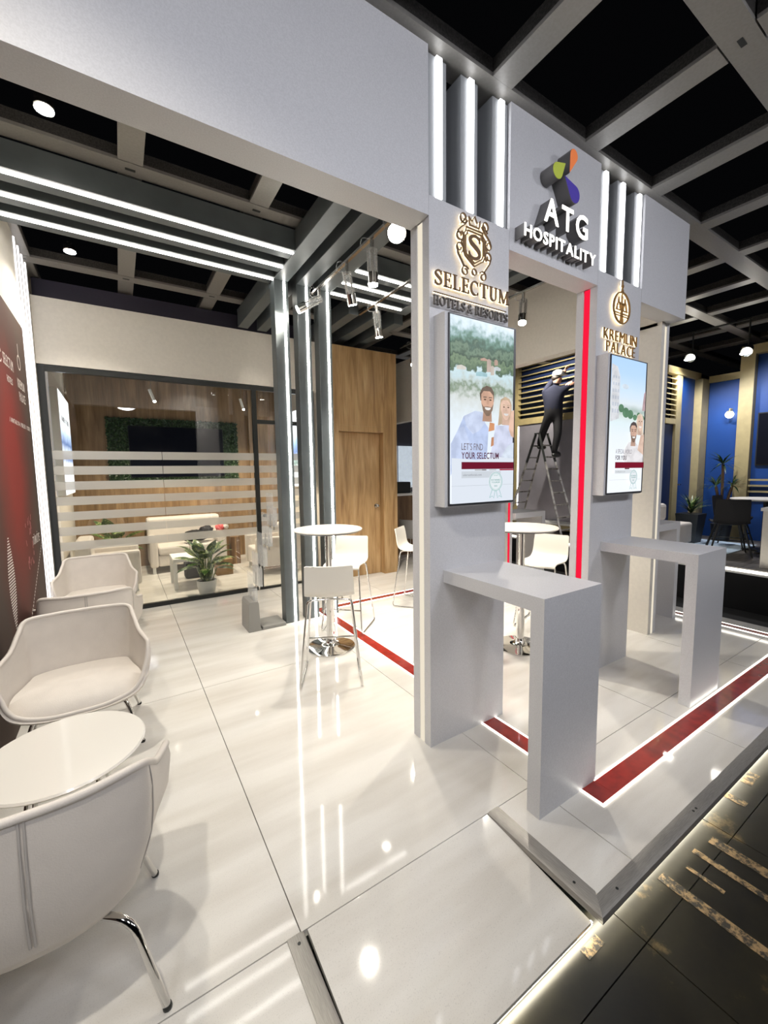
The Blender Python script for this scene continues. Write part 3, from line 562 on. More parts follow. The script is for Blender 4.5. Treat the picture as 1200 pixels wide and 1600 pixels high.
for (a, b_, w, h, c) in ((.24, .745, .09, .022, (.45, .68, .74)), (.08, .765, .07, .02, (.75, .72, .66)), (.30, .80, .035, .07, (.62, .50, .44)), (.33, .775, .03, .05, (.70, .62, .55)), (.37, .79, .06, .018, (.66, .72, .74)), (.26, .83, .06, .012, (.60, .42, .34)), (.36, .825, .03, .03, (.55, .40, .33))):
    flat(t, 'print_building', [(a-w/2, b_-h/2), (a+w/2, b_-h/2+.004), (a+w/2, b_+h/2), (a, b_+h/2+.008), (a-w/2, b_+h/2)], x0, z0, 1, c)
flat(t, 'print_shirt', [(0, .16), (.02, .36), (.06, .43), (.10, .50), (.19, .535), (.25, .53), (.27, .47), (.30, .44), (.29, .30), (.27, .16), (.10, .10), (.0, .22)], x0, z0, 3, (.56, .66, .92))
flat(t, 'print_shirt', [(.10, .50), (.19, .535), (.25, .53), (.27, .47), (.22, .42), (.17, .40), (.12, .44)], x0, z0, 4, (.66, .74, .96))
flat(t, 'print_arm', [(.0, .34), (.06, .43), (.10, .44), (.17, .30), (.12, .16), (.0, .22)], x0, z0, 5, (.62, .71, .95))
flat(t, 'print_blouse', [(.30, .22), (.34, .36), (.36, .46), (.42, .46), (.515, .48), (.515, .18), (.40, .14)], x0, z0, 3, (.70, .74, .92))
flat(t, 'print_chair', [(.30, .42), (.35, .43), (.35, .47), (.31, .475)], x0, z0, 3, (.70, .33, .17)); flat(t, 'print_chair', [(.32, .33), (.345, .34), (.345, .39), (.325, .385)], x0, z0, 4, (.62, .30, .17))
face(t, x0, z0, .285, .590, .066, (.72, .45, .33), (.20, .15, .12), 6, (.30, .21, .16))
face(t, x0, z0, .445, .560, .056, (.86, .60, .47), (.62, .47, .33), 6, None, True)
flat(t, 'print_face_edge', [(.515, .56), (.49, .55), (.475, .50), (.47, .44), (.49, .40), (.515, .39)], x0, z0, 13, (.86, .58, .45))
flat(t, 'print_shirt', [(.515, .36), (.45, .33), (.40, .26), (.37, .14), (.515, .14)], x0, z0, 13, (.74, .82, .95))
flat(t, 'print_fade', [(0, 0), (.515, 0), (.515, .26), (.37, .27), (.2, .25), (0, .26)], x0, z0, 15, (.80, .86, .95))
letters("LET'S FIND", (x0+.075, 1.7718, z0+.307), XA, ZA, -YA, .038, .0004, ink((.20, .17, .20)), t, join='print_text', width=.17); letters('YOUR SELECTUM', (x0+.075, 1.7718, z0+.258), XA, ZA, -YA, .036, .0004, ink((.13, .045, .08)), t, off=.018, join='print_text', width=.305)
flat(t, 'print_bar', [(.075, .197), (.515, .197), (.515, .238), (.075, .238)], x0, z0, 16, (.17, .012, .03)); flat(t, 'print_bar', [(.39, .188), (.515, .188), (.515, .196), (.39, .196)], x0, z0, 16, (.40, .02, .05))
flat(t, 'print_band', [(.075, .145), (.40, .145), (.40, .184), (.075, .184)], x0, z0, 16, (.66, .71, .77)); flat(t, 'print_line', [(0, .100), (.515, .100), (.515, .1015), (0, .1015)], x0, z0, 16, (.5, .55, .6))
letters('selectumhotels.com', (x0+.085, 1.7705, z0+.157), XA, ZA, -YA, .014, .0003, ink((.36, .38, .42)), t, join='print_text', width=.15)
for a, c in ((.18, (.5, .5, .5)), (.215, (.25, .22, .22)), (.30, (.6, .6, .62))): flat(t, 'print_bar', [(a, .188), (a+.06, .188), (a+.06, .195), (a, .195)], x0, z0, 16, c)
flat(t, 'print_badge_ground', blob(.355, .120, .06, .06, 26), x0, z0, 17, (.84, .90, .94)); 
badge(t, x0, z0, .355, .120, .056)
# right screen
t = screen('tall lit screen with a couple by a pool under blue sky, on the right column', 3.172); x0, z0 = 3.202, 1.515
m = bpy.data.materials.new('screen_image_right')
ramp_tex(m, 2, z0, z0+1.06, [(0, (.86, .90, .94)), (.25, (.86, .90, .95)), (.42, (.80, .87, .92)), (.52, (.72, .84, .88)), (.57, (.66, .74, .72)), (.61, (.40, .50, .46)), (.66, (.72, .80, .84)), (.75, (.62, .77, .95)), (.88, (.48, .68, .95)), (1, (.44, .65, .95))], .04, 9, .78)
box('print_image', m, x0, x0+.515, 1.7831, 1.7858, z0, z0+1.045, t)
flat(t, 'print_hotel', [(0, .55), (.12, .58), (.12, .90), (.08, .97), (0, .985)], x0, z0, 1, (.78, .80, .84))
for i in range(6):
    for j in range(3): flat(t, 'print_window', [(.02+j*.035, .62+i*.052), (.04+j*.035, .62+i*.052), (.04+j*.035, .65+i*.05), (.02+j*.035, .65+i*.05)], x0, z0, 2, (.60, .65, .74))
for a, b_, r_ in ((.22, .63, .05), (.29, .62, .045), (.36, .60, .03), (.42, .615, .035), (.15, .66, .04), (.48, .60, .03)): flat(t, 'print_tree', blob(a, b_, r_, r_*.8, 14), x0, z0, 3, (.14, .28, .17))
flat(t, 'print_cloud', blob(.20, .83, .05, .02, 14), x0, z0, 3, (.75, .85, .97)); flat(t, 'print_roof', [(.47, .66), (.515, .66), (.515, .82), (.49, .80)], x0, z0, 3, (.55, .40, .42))
flat(t, 'print_shirt', [(.20, .26), (.22, .34), (.28, .40), (.38, .40), (.46, .36), (.515, .34), (.515, .24), (.30, .20)], x0, z0, 4, (.86, .84, .86)); flat(t, 'print_shoulder', [(.42, .34), (.46, .46), (.515, .47), (.515, .30)], x0, z0, 5, (.80, .58, .47))
face(t, x0, z0, .44, .56, .058, (.83, .60, .48), (.80, .68, .55), 6, None, True); face(t, x0, z0, .335, .475, .062, (.70, .46, .36), (.10, .08, .08), 12, (.26, .17, .13))
letters('A SPECIAL WORLD', (x0+.075, 1.7700, z0+.307), XA, ZA, -YA, .034, .0004, ink((.32, .30, .34)), t, join='print_text', width=.24); letters('FOR YOU', (x0+.075, 1.7700, z0+.258), XA, ZA, -YA, .034, .0004, ink((.07, .05, .07)), t, off=.018, join='print_text', width=.16)
flat(t, 'print_bar', [(.075, .193), (.515, .193), (.515, .240), (.075, .240)], x0, z0, 16, (.22, .012, .03)); flat(t, 'print_bar', [(.22, .184), (.29, .184), (.29, .1925), (.22, .1925)], x0, z0, 16, (.12, .02, .03))
flat(t, 'print_line', [(0, .100), (.515, .100), (.515, .1015), (0, .1015)], x0, z0, 16, (.55, .6, .62)); flat(t, 'print_band', [(.075, .150), (.33, .150), (.33, .180), (.075, .180)], x0, z0, 16, (.78, .82, .86))
letters('kremlinpalace.com', (x0+.085, 1.7705, z0+.159), XA, ZA, -YA, .012, .0003, ink((.45, .47, .5)), t, join='print_text', width=.14)
flat(t, 'print_badge_ground', blob(.355, .120, .06, .06, 26), x0, z0, 17, (.86, .91, .95)); badge(t, x0, z0, .355, .120, .056)
# ---------------------------------------------------------------- lit sign on the fascia
t = thing('lit_sign', 'deep three-dimensional ATG HOSPITALITY letters with lit faces on the fascia', 'sign', (2.66, 1.89, 3.15))
def deep(s, o, h, w, off, depth):
    y = 1.889
    for q in letters(s, (o[0], y, o[1]), XA, ZA, -YA, h, depth, M['letterside'], t, off=off, width=w, track=.16 if len(s) < 5 else .13):
        pass
    letters(s, (o[0], y-depth-.0002, o[1]), XA, ZA, -YA, h, .004, M['letter'], t, off=off, width=w, track=.16 if len(s) < 5 else .13, name='lit_face')
deep('ATG', (2.402, 3.297), .148, .475, .012, .078); deep('HOSPITALITY', (2.222, 3.160), .074, .775, .012, .07)
def petal(tip, c, r, col):   # teardrop: round end at c, point at tip
    d = Vector((tip[0]-c[0], tip[1]-c[1])); a = math.degrees(math.atan2(d.y, d.x)); al = math.degrees(math.acos(min(1, r/d.length)))
    pts = arc(c[0], c[1], r, a+al, a+360-al, 22)+[tip]
    MB().prism(pts, (0, 1.889, 0), XA, ZA, -YA, .095).build('petal', M['letterside'], t); m = pm('petal_face', col, .25, coat=.5, emit=.30)
    MB().prism([(c[0]+(p[0]-c[0])*.96, c[1]+(p[1]-c[1])*.96) for p in pts], (0, 1.7938, 0), XA, ZA, -YA, .003).build('petal_face', m, t)
petal((2.628, 3.645), (2.672, 3.768), .040, (.75, .20, .06)); petal((2.585, 3.690), (2.505, 3.618), .050, (.36, .42, .06)); petal((2.575, 3.615), (2.690, 3.535), .056, (.07, .05, .30))
# ---------------------------------------------------------------- serif letters
def serif_glyph(c):
    q = []; bx = lambda x0, x1, z0, z1: q.append(([( (x0+x1)/2, z0), ((x0+x1)/2, z1)], x1-x0))
    if c == 'E': bx(.10, .24, 0, 1); bx(.0, .60, .95, 1); bx(.0, .64, 0, .05); bx(.2, .50, .475, .525); bx(.55, .60, .78, 1); bx(.59, .64, 0, .24); bx(.46, .50, .38, .62); w = .64
    elif c == 'L': bx(.10, .24, 0, 1); bx(0, .34, .96, 1); bx(0, .62, 0, .05); bx(.57, .62, 0, .26); w = .62
    elif c == 'T': bx(.30, .44, 0, 1); bx(0, .74, .95, 1); bx(0, .05, .76, 1); bx(.69, .74, .76, 1); bx(.2, .54, 0, .04); w = .74
    elif c == 'H': bx(.10, .24, 0, 1); bx(.56, .70, 0, 1); bx(.2, .6, .475, .525); bx(0, .34, 0, .04); bx(0, .34, .96, 1); bx(.46, .8, 0, .04); bx(.46, .8, .96, 1); w = .8
    elif c == 'U': bx(.10, .24, .3, 1); bx(.60, .67, .3, 1); bx(0, .34, .96, 1); bx(.5, .78, .96, 1); q.append((arc(.40, .32, .235, 180, 360, 14, .29), [.14-.07*i/14 for i in range(15)])); w = .78
    elif c == 'M': bx(.10, .16, 0, 1); bx(.82, .96, 0, 1); q.append(([(.14, .98), (.52, .05)], .14)); q.append(([(.52, .05), (.86, .98)], .06)); bx(0, .26, 0, .04); bx(.72, 1.06, 0, .04); bx(0, .2, .96, 1); bx(.84, 1.06, .96, 1); w = 1.06
    elif c == 'C': q.append((arc(.42, .5, .36, 48, 312, 22, .47), [.05+.09*math.sin(PI*i/22) for i in range(23)])); bx(.64, .69, .70, .96); bx(.64, .68, .06, .24); w = .74
    elif c == 'O': q.append((arc(.42, .5, .36, 0, 360, 28, .47), [.14-.08*abs(math.sin(2*PI*i/28)) for i in range(29)])); w = .84
    elif c == 'R': bx(.10, .24, 0, 1); bx(0, .4, .95, 1); bx(0, .34, 0, .04); q.append((arc(.36, .745, .24, 90, -90, 12, .23), [.05+.09*math.sin(PI*i/12) for i in range(13)])); bx(.2, .38, .49, .54); q.append(([(.36, .52), (.70, .02)], .13)); bx(.6, .8, 0, .04); w = .78
    elif c == 'S':
        P = [(.54, .74), (.50, .88), (.36, .96), (.20, .92), (.10, .80), (.14, .66), (.28, .55), (.42, .45), (.52, .33), (.52, .18), (.40, .06), (.24, .03), (.10, .12), (.05, .26)]
        pts = []
        for i in range(len(P)-1):
            p0, p1, p2, p3 = [Vector(P[max(0, min(len(P)-1, j))]) for j in (i-1, i, i+1, i+2)]
            for s_ in range(4): t_ = s_/4; pts.append(tuple(.5*((2*p1)+(-p0+p2)*t_+(2*p0-5*p1+4*p2-p3)*t_**2+(-p0+3*p1-3*p2+p3)*t_**3)))
        pts.append(P[-1]); k = len(pts); q.append((pts, [.04+.12*math.sin(PI*i/(k-1)) for i in range(k)])); bx(.52, .56, .72, .98); bx(.04, .08, .03, .28); w = .60
    return q, w
def serif_text(s, o, width, h, y, depth, mat, t, halo=None, bold=1):
    tot = 0; lay = []
    for c in s:
        if c == ' ': tot += .3; continue
        if c == '&': lay.append((c, tot)); tot += .8+.13; continue
        q, w = serif_glyph(c); lay.append((c, tot)); tot += w+.13
    tot -= .13; kx = width/tot
    for c, dx in lay:
        if c == '&': letters('&', (o[0]+dx*kx, y+depth, o[1]), XA, ZA, -YA, h, depth, mat, t, off=.01, width=.75*kx); continue
        q, w = serif_glyph(c)
        for nm, mt, y_, d_, gr_ in (('letter', mat, y+depth, depth, 1),)+((('halo_light', halo, y+depth+.006, .003, 1.0),) if halo else ()):
            b = MB()
            for pts, ww in q:
                ps = [((dx+p[0])*kx, p[1]*h) for p in pts]; wl_ = [a*(kx+h)/2*bold for a in ww] if isinstance(ww, list) else ww*(kx if abs(ps[0][0]-ps[-1][0]) < 1e-6 else (kx+h)/2*bold)
                b.ribbon(ps, wl_, (o[0], y_, o[1]), XA, ZA, -YA, d_)
            b.build(nm, mt, t)
t = thing('lit_sign', 'bronze SELECTUM HOTELS & RESORTS crest and lettering with warm halo on the left column', 'sign', (1.85, 1.86, 2.62))
serif_text('SELECTUM', (1.542, 2.738), .605, .080, 1.862, .010, M['bronze'], t, M['halo']); serif_text('HOTELS & RESORTS', (1.536, 2.630), .60, .050, 1.862, .014, M['greyletter'], t)
box('rule', M['bronze'], 1.538, 2.125, 1.866, 1.874, 2.695, 2.6985, t); box('halo_light', M['halo'], 1.54, 2.12, 1.8775, 1.8795, 2.6955, 2.698, t)
def crest(t, cx, cz, y, d, mat, w, big):
    b = MB(); k = big; A = ((cx, y, cz), XA, ZA, -YA, d)
    def st(pts, ww=w): b.ribbon([(p[0]*k, p[1]*k) for p in pts], ww, *A)
    sh = lambda f: [(0, -.62*f), (-.42*f, -.36*f), (-.50*f, -.20*f), (-.50*f, .34*f), (-.40*f, .42*f), (-.38*f, .56*f), (.38*f, .56*f), (.40*f, .42*f), (.50*f, .34*f), (.50*f, -.20*f), (.42*f, -.36*f), (0, -.62*f)]
    st(sh(1.0)); st(sh(.84))
    for s_ in (-1, 1):
        for cx_, cy_, r0, a0, turn in ((.50, .82, .15, 200, 1), (.68, .22, .14, 120, 1), (.68, -.16, .14, 240, -1), (.42, -.86, .14, 150, -1)):
            pts = [(s_*(cx_+r0*1.25*(1-.6*i/22)*math.cos(math.radians(a0+turn*430*i/22))), cy_+r0*1.25*(1-.6*i/22)*math.sin(math.radians(a0+turn*430*i/22))) for i in range(23)]; st(pts, w*.75)
        st([(s_*.36, .78), (s_*.44, .62), (s_*.62, .48), (s_*.74, .36), (s_*.80, .22)]); st([(s_*.56, .10), (s_*.60, .02), (s_*.56, -.06)]); st([(s_*.80, -.16), (s_*.74, -.36), (s_*.58, -.56), (s_*.46, -.72), (s_*.52, -.74)])
        st([(s_*.62, .60), (s_*.52, .70), (s_*.46, .80)], w*.8)
    st([(-.22, .66), (-.26, .92), (-.12, .80), (0, 1.0), (.12, .80), (.26, .92), (.22, .66), (-.22, .66)], w*.8); st(arc(0, -.80, .10, 0, 360, 16), w*.8)
    return b
crest(t, 1.842, 3.005, 1.868, .008, None, .0072, .172).build('crest', M['bronze'], t); crest(t, 1.842, 3.005, 1.8785, .002, None, .004, .172).build('halo_light', M['halo'], t)
q, w = serif_glyph('S')
for nm, mt, y_, d_, f in (('crest_initial', M['bronze'], 1.868, .008, 1), ('halo_light', M['halo'], 1.8785, .002, .6)):
    b = MB()
    for pts, ww in q: ps = [(-.052+p[0]*.175, -.062+p[1]*.135) for p in pts]; b.ribbon(ps, [a*.15*f for a in ww] if isinstance(ww, list) else ww*.12*f, (1.842, y_, 3.0), XA, ZA, -YA, d_)
    b.build(nm, mt, t)
t = thing('lit_sign', 'brass round KREMLIN PALACE emblem and lettering with warm halo on the right column', 'sign', (3.47, 1.86, 2.6))
for nm, mt, y_, d_, w_ in (('emblem', M['gold'], 1.868, .010, .011), ('halo_light', M['halo'], 1.879, .002, .009)):
    b = MB(); A = ((3.457, y_, 2.975), XA, ZA, -YA, d_)
    b.ribbon(arc(0, 0, .118, 0, 360, 40), w_, *A)
    for s_ in (-1, 1):
        b.ribbon([(s_*.075, -.02), (s_*.06, .03), (s_*.045, .045), (s_*.045, .075), (s_*.05, .045), (s_*.03, .03), (s_*.018, -.02)], w_*.5, *A); b.ribbon([(s_*.085, -.02), (s_*.015, -.02)], w_*.5, *A)
    b.ribbon([(-.04, .035), (.04, .035)], w_*.5, *A); b.ribbon([(-.04, .025), (.04, .025)], w_*.5, *A); b.ribbon([(-.108, -.045), (.108, -.045)], w_*.5, *A); b.ribbon([(-.105, -.062), (.105, -.062)], w_*.5, *A); b.ribbon([(0, -.11), (0, .11)], w_*.4, *A); b.ribbon([(-.02, -.115), (0, .05), (.02, -.115)], w_*.4, *A)
    b.ribbon(arc(0, .128, .010, 0, 360, 12), w_*.5, *A); b.ribbon([(0, .138), (0, .21)], w_*.55, *A); b.ribbon(arc(0, .165, .010, 0, 360, 12), w_*.5, *A)
    b.build(nm, mt, t)
for s_, o_, w_ in (('KREMLIN', (3.232, 2.714), .49), ('PALACE', (3.275, 2.622), .425)):
    letters(s_, (o_[0], 1.878, o_[1]), XA, ZA, -YA, .080, .010, M['gold'], t, off=-.014, width=w_, track=.17); letters(s_, (o_[0], 1.8835, o_[1]), XA, ZA, -YA, .080, .003, M['halo'], t, off=-.03, width=w_, track=.17, name='halo_light')
# ---------------------------------------------------------------- tub armchairs
def catmull(P, n, closed=True):
    out = []; k = len(P)
    for i in range(k if closed else k-1):
        p0, p1, p2, p3 = [Vector(P[(i+d) % k] if closed else P[max(0, min(k-1, i+d))]) for d in (-1, 0, 1, 2)]
        for s_ in range(n): t_ = s_/n; out.append(.5*((2*p1)+(-p0+p2)*t_+(2*p0-5*p1+4*p2-p3)*t_**2+(-p0+3*p1-3*p2+p3)*t_**3))
    return out
def ring(b, rings):
    n = len(rings[0]); vs = [p for r_ in rings for p in r_]
    b.add(vs, [(i*n+j, i*n+(j+1) % n, (i+1)*n+(j+1) % n, (i+1)*n+j) for i in range(len(rings)-1) for j in range(n)])
half = [(0, -.235, .790), (.14, -.225, .79), (.275, -.175, .788), (.305, -.09, .735), (.330, .02, .662), (.366, .145, .630), (.372, .190, .610), (.350, .245, .50), (.29, .305, .395), (.16, .335, .352), (0, .342, .345)]
rim = catmull(half + [(-x, y, z) for x, y, z in half[-2:0:-1]], 5)
def tub_chair():
    t = thing('tub_armchair', '', 'armchair'); n = len(rim); Vv = Vector
    cz = lambda p, f: .30+(p.z-.30)*f
    o0 = [Vv((p.x*1.02, p.y*1.02, p.z-.004)) for p in rim]; o1 = [Vv((p.x*1.04, p.y*1.06, cz(p, .82))) for p in rim]; o2 = [Vv((p.x*1.0, p.y*1.10 if p.y < 0 else p.y*.99, cz(p, .5))) for p in rim]
    o3 = [Vv((p.x*.84, p.y*1.02 if p.y < 0 else p.y*.92, cz(p, .18))) for p in rim]; o4 = [Vv((p.x*.64, p.y*.72, .300)) for p in rim]; o5 = [Vv((p.x*.2, p.y*.2, .296)) for p in rim]
    b = MB(); ring(b, [o0, o1, o2, o3, o4, o5]); b.f = [tuple(reversed(f)) for f in b.f]
    b.add([], []); b.build('outer_shell', M['leather'], t, smooth=60, world=False)
    sm_ = lambda a: max(0, min(1, a))**2*(3-2*max(0, min(1, a))); fy = lambda y: .86+.10*sm_((y+.1)/.4); ze = lambda y: .425-.058*sm_((y-.10)/.22)
    i0 = [Vv((p.x*.975, p.y*.965, p.z-.002)) for p in rim]; i1 = [Vv((p.x*.945, p.y*(fy(p.y)+.035), p.z*.6+.4*min(ze(p.y), p.z))) for p in rim]; i2 = [Vv((p.x*.915, p.y*(fy(p.y)+.01), min(ze(p.y)+.02, p.z-.006))) for p in rim]; i3 = [Vv((p.x*.87, p.y*(fy(p.y)-.05), ze(p.y)-.05)) for p in rim]
    b = MB(); ring(b, [i0, i1, i2, i3]); b.build('inner_shell', M['leather'], t, smooth=60, world=False)
    s0 = [Vv((p.x*.90, p.y*fy(p.y), ze(p.y)-.022)) for p in rim]; s1 = [Vv((p.x*.875, p.y*(fy(p.y)-.03), ze(p.y)+.006)) for p in rim]; s2 = [Vv((p.x*.72, p.y*.74, .434-.02*sm_((p.y-.1)/.22))) for p in rim]; s3 = [Vv((p.x*.25, p.y*.25, .442)) for p in rim]
    b = MB(); ring(b, [s0, s1, s2, s3]); b.add([p for p in s3], [tuple(range(n))]); b.build('seat_cushion', M['leather'], t, smooth=60, world=False)
    MB().tube([p*1.0 for p in rim], .0135, 8, True).build('rim_piping', M['leather'], t, smooth=60, world=False)
    sm = lambda k, dx: [q[k]+Vv((dx, -.0015 if q[k].y < 0 else .001, 0)) for q in (o0, o1, o2, o3)]
    for k, dx in ((0, -.006), (0, .006)): MB().tube(catmull(sm(k, dx), 5, False), .0035, 6).build('back_seam', M['seam'], t, smooth=60, world=False)
    for k in (13, n-13): MB().tube(catmull(sm(k, 0), 5, False), .0025, 6).build('side_seam', M['seam'], t, smooth=60, world=False)
    for sx in (-1, 1):
        for sy in (-1, 1):
            lg = MB().tube(rnd_path([(sx*.12, sy*.10, .292), (sx*.225, sy*.19, .298), (sx*.305, sy*.262, .008)], .06, 6), .0125, 12).build('leg', M['chrome'], t, smooth=60, world=False)
            MB().lathe([(.0125, 0), (.014, .002), (.014, .012), (.0125, .016)], 12, (sx*.3055, sy*.2625, 0)).build('glide', M['black'], lg, smooth=50, world=False)
    return t
tc0 = tub_chair()
for i, (x, y, rz, lab) in enumerate(((-.28, 1.635, 0, 'white leather tub armchair in the foreground with its back and seam to the camera'), (-.28, 3.22, PI, 'white leather tub armchair with open seat facing the round coffee table'),
                                     (-.27, 4.10, .0, 'white leather tub armchair turned away, standing back to back behind the open one'), (-.27, 5.52, PI, 'white leather tub armchair right in front of the glass room'))):
    o = tc0 if i == 0 else copytree(tc0); o.location = (x, y, 0); o.rotation_euler = (0, 0, rz); o['label'] = lab; o['group'] = 'white tub armchairs by the red wall graphic'
# round coffee table
t = thing('coffee_table', 'round cream coffee table between the two nearest tub armchairs', 'table', (-.275, 2.22, 0))
MB().lathe([(.02, .478), (.285, .478), (.302, .482), (.308, .490), (.302, .498), (.0, .500)], 56, (-.275, 2.22, 0)).build('tabletop', M['tablewhite'], t, smooth=40)
for a in range(4): q = PI/4+a*PI/2; c, s_ = math.cos(q), math.sin(q); MB().tube([(-.275+c*.15, 2.22+s_*.15, .478), (-.275+c*.24, 2.22+s_*.24, 0)], .011, 10).build('leg', M['chrome'], t, smooth=50)
# ---------------------------------------------------------------- bar tables
def bar_table(label, x, y):
    t = thing('bar_table', label, 'table', (x, y, 0), 0, 'round white bar tables')
    MB().lathe([(.05, 1.150), (.300, 1.152), (.325, 1.160), (.328, 1.168), (.322, 1.174), (0, 1.175)], 56, (x, y, 0)).build('tabletop', M['tablewhite'], t, smooth=40); MB().lathe([(.30, 1.146), (.322, 1.156), (.324, 1.159), (.30, 1.151)], 56, (x, y, 0)).build('edge_band', M['black'], t, smooth=40)
    MB().lathe([(.038, .03), (.038, .55), (.030, .56), (.030, 1.12), (.10, 1.135), (.10, 1.150)], 28, (x, y, 0)).build('column', M['chrome'], t, smooth=35); MB().lathe([(.235, 0), (.235, .012), (.20, .022), (.10, .034), (.055, .05), (.045, .07), (.039, .085)], 48, (x, y, 0)).build('base', M['chrome'], t, smooth=50)
bar_table('round white bar table on chrome column in front of the grey pillars', 1.655, 3.60); bar_table('round white bar table seen through the doorway beside the red strip', 3.185, 2.575)
# ---------------------------------------------------------------- bar stools
def stool():
    t = thing('bar_stool', '', 'stool')
    prof = [(.205, .690), (.20, .708), (.15, .722), (.05, .716), (-.06, .712), (-.13, .722), (-.175, .755), (-.195, .81), (-.205, .88), (-.218, .95), (-.228, .985)]
    pr = catmull([(0, a, c) for a, c in prof], 3, False)+[Vector((0, *prof[-1]))]; rows = []; rows2 = []
    for i, p in enumerate(pr):
        f = i/(len(pr)-1); hw = .198 if f < .55 else .198-.012*(f-.55)/.45; r1 = []; r2 = []
        if i == 0 or i == len(pr)-1: hw -= .012
        tn = (pr[min(i+1, len(pr)-1)]-pr[max(i-1, 0)]).normalized(); nn = Vector((0, tn.z, -tn.y))
        if nn.z < 0 and f < .4: nn = -nn
        if f >= .4 and nn.y < 0: nn = -nn
        for j in range(13):
            q = (j-6)/6; lift = .016*q*q; c = p + Vector((hw*q, 0, 0)) + nn*lift; r1.append(c); r2.append(c-nn*.011)
        rows.append(r1); rows2.append(r2)
    b = MB(); b.grid(rows); k = len(b.v); b.grid([list(reversed(r_)) for r_ in rows2]); R_, C_ = len(rows), 13
    for i in range(R_-1): b.f += [(i*C_, (i+1)*C_, k+(i+1)*C_+12, k+i*C_+12), (i*C_+12, k+i*C_, k+(i+1)*C_, (i+1)*C_+12)]
    for j in range(12): b.f += [(j, k+12-j, k+11-j, j+1), ((R_-1)*C_+j, (R_-1)*C_+j+1, k+(R_-1)*C_+11-j, k+(R_-1)*C_+12-j)]
    b.build('shell', M['shell'], t, smooth=50, world=False)
    for s_ in (-1, 1): MB().tube(rnd_path([(0, .10, .690), (s_*.165, .12, .695), (s_*.225, .235, .010), (s_*.245, -.235, .010), (s_*.175, -.15, .695), (0, -.12, .695)], .035, 5), .0085, 10).build('sled_leg', M['chrome'], t, smooth=60, world=False)
    MB().tube([(-.206, .195, .25), (.206, .195, .25)], .008, 10).build('footrest', M['chrome'], t, smooth=60, world=False); MB().tube([(-.10, -.12, .70), (-.10, .10, .70)], .007, 8).tube([(.10, -.12, .70), (.10, .10, .70)], .007, 8).build('seat_rail', M['chrome'], t, smooth=60, world=False)
    return t
st0 = stool()
for i, (x, y, d, lab) in enumerate(((1.42, 3.08, -26.6, 'white shell bar stool with its back to the camera at the front bar table'), (2.055, 4.0, 135, 'white shell bar stool behind the front bar table, facing the camera'), (3.17, 4.23, 217, 'white shell bar stool in side view beyond the bar table, near the oak block'),
                                    (3.83, 2.80, 105, 'white shell bar stool in the doorway, right of the second bar table'), (2.62, 2.74, 262, 'white shell bar stool mostly hidden by the left column, at the second bar table'))):
    o = st0 if i == 0 else copytree(st0); o.location = (x, y, 0); o.rotation_euler = (0, 0, math.radians(d)); o['label'] = lab; o['group'] = 'white bar stools at the bar tables'
# visitor chair in the passage
def simple_chair(name, label, loc, rz, shell, legm, grp=None, seat=.45):
    t = thing(name, label, 'chair', loc, rz, grp); P = [(.21, seat-.01), (.18, seat+.005), (0, seat-.01), (-.16, seat+.005), (-.21, seat+.08), (-.235, seat+.24), (-.25, seat+.36)]
    pr = catmull([(0, a, c) for a, c in P], 3, False)+[Vector((0, *P[-1]))]; b = MB(); rows = []
    for i, p in enumerate(pr): f = i/(len(pr)-1); rows.append([p+Vector(((.225-.03*f)*q/4, .05*(q/4)**2*(1 if f > .5 else 0), .03*(q/4)**2*(1 if f < .6 else 0))) for q in range(-4, 5)])
    b.grid(rows); b.grid([[p+Vector((0, -.004, -.014)) for p in r_] for r_ in rows]); b.build('shell', shell, t, smooth=50, world=False)
    return t, legm
t, _ = simple_chair('sled_chair', 'grey shell chair on chrome sled legs in the passage behind the oak block', (4.72, 6.35, 0), math.radians(-70), M['shellgrey'], M['chrome'])
for s_ in (-1, 1): MB().tube(rnd_path([(s_*.18, .15, .44), (s_*.21, .2, .01), (s_*.21, -.22, .01), (s_*.18, -.12, .44)], .04, 4), .008, 8).build('sled_leg', M['chrome'], t, smooth=60, world=False)
# ---------------------------------------------------------------- brochure stand
t = thing('brochure_stand', 'grey metal brochure stand with zigzag clear acrylic pockets beside the pillars', 'stand', (1.15, 4.5, 0))
gm_ = pm('grey_metal', (.27, .265, .25), .45)
MB().prism([(1.075, 0), (1.225, 0), (1.205, .03), (1.195, .30), (1.185, .33), (1.10, .33), (1.085, .30)], (0, 4.42, 0), XA, ZA, YA, .30).build('base_upright', gm_, t, bevel=.004); box('base_foot', gm_, 1.226, 1.49, 4.42, 4.72, 0, .035, t, .004)
for i in range(5):
    x = 1.145+i*.062; z = .27+i*.215; y0 = 4.44
    pk = MB().box(x, x+.006, y0, y0+.23, z, z+.36).box(x+.040, x+.045, y0, y0+.23, z, z+.20).box(x, x+.045, y0, y0+.23, z-.006, z).box(x, x+.045, y0, y0+.004, z, z+.20).box(x, x+.045, y0+.226, y0+.23, z, z+.20).build('pocket', M['acryl'], t)
    MB().tube([(x+.02, y0+.05, z-.05), (x+.02, y0+.05, z+.12)], .008, 8).tube([(x+.02, y0+.18, z-.05), (x+.02, y0+.18, z+.12)], .008, 8).build('joint_rod', M['steel'], t, smooth=50)
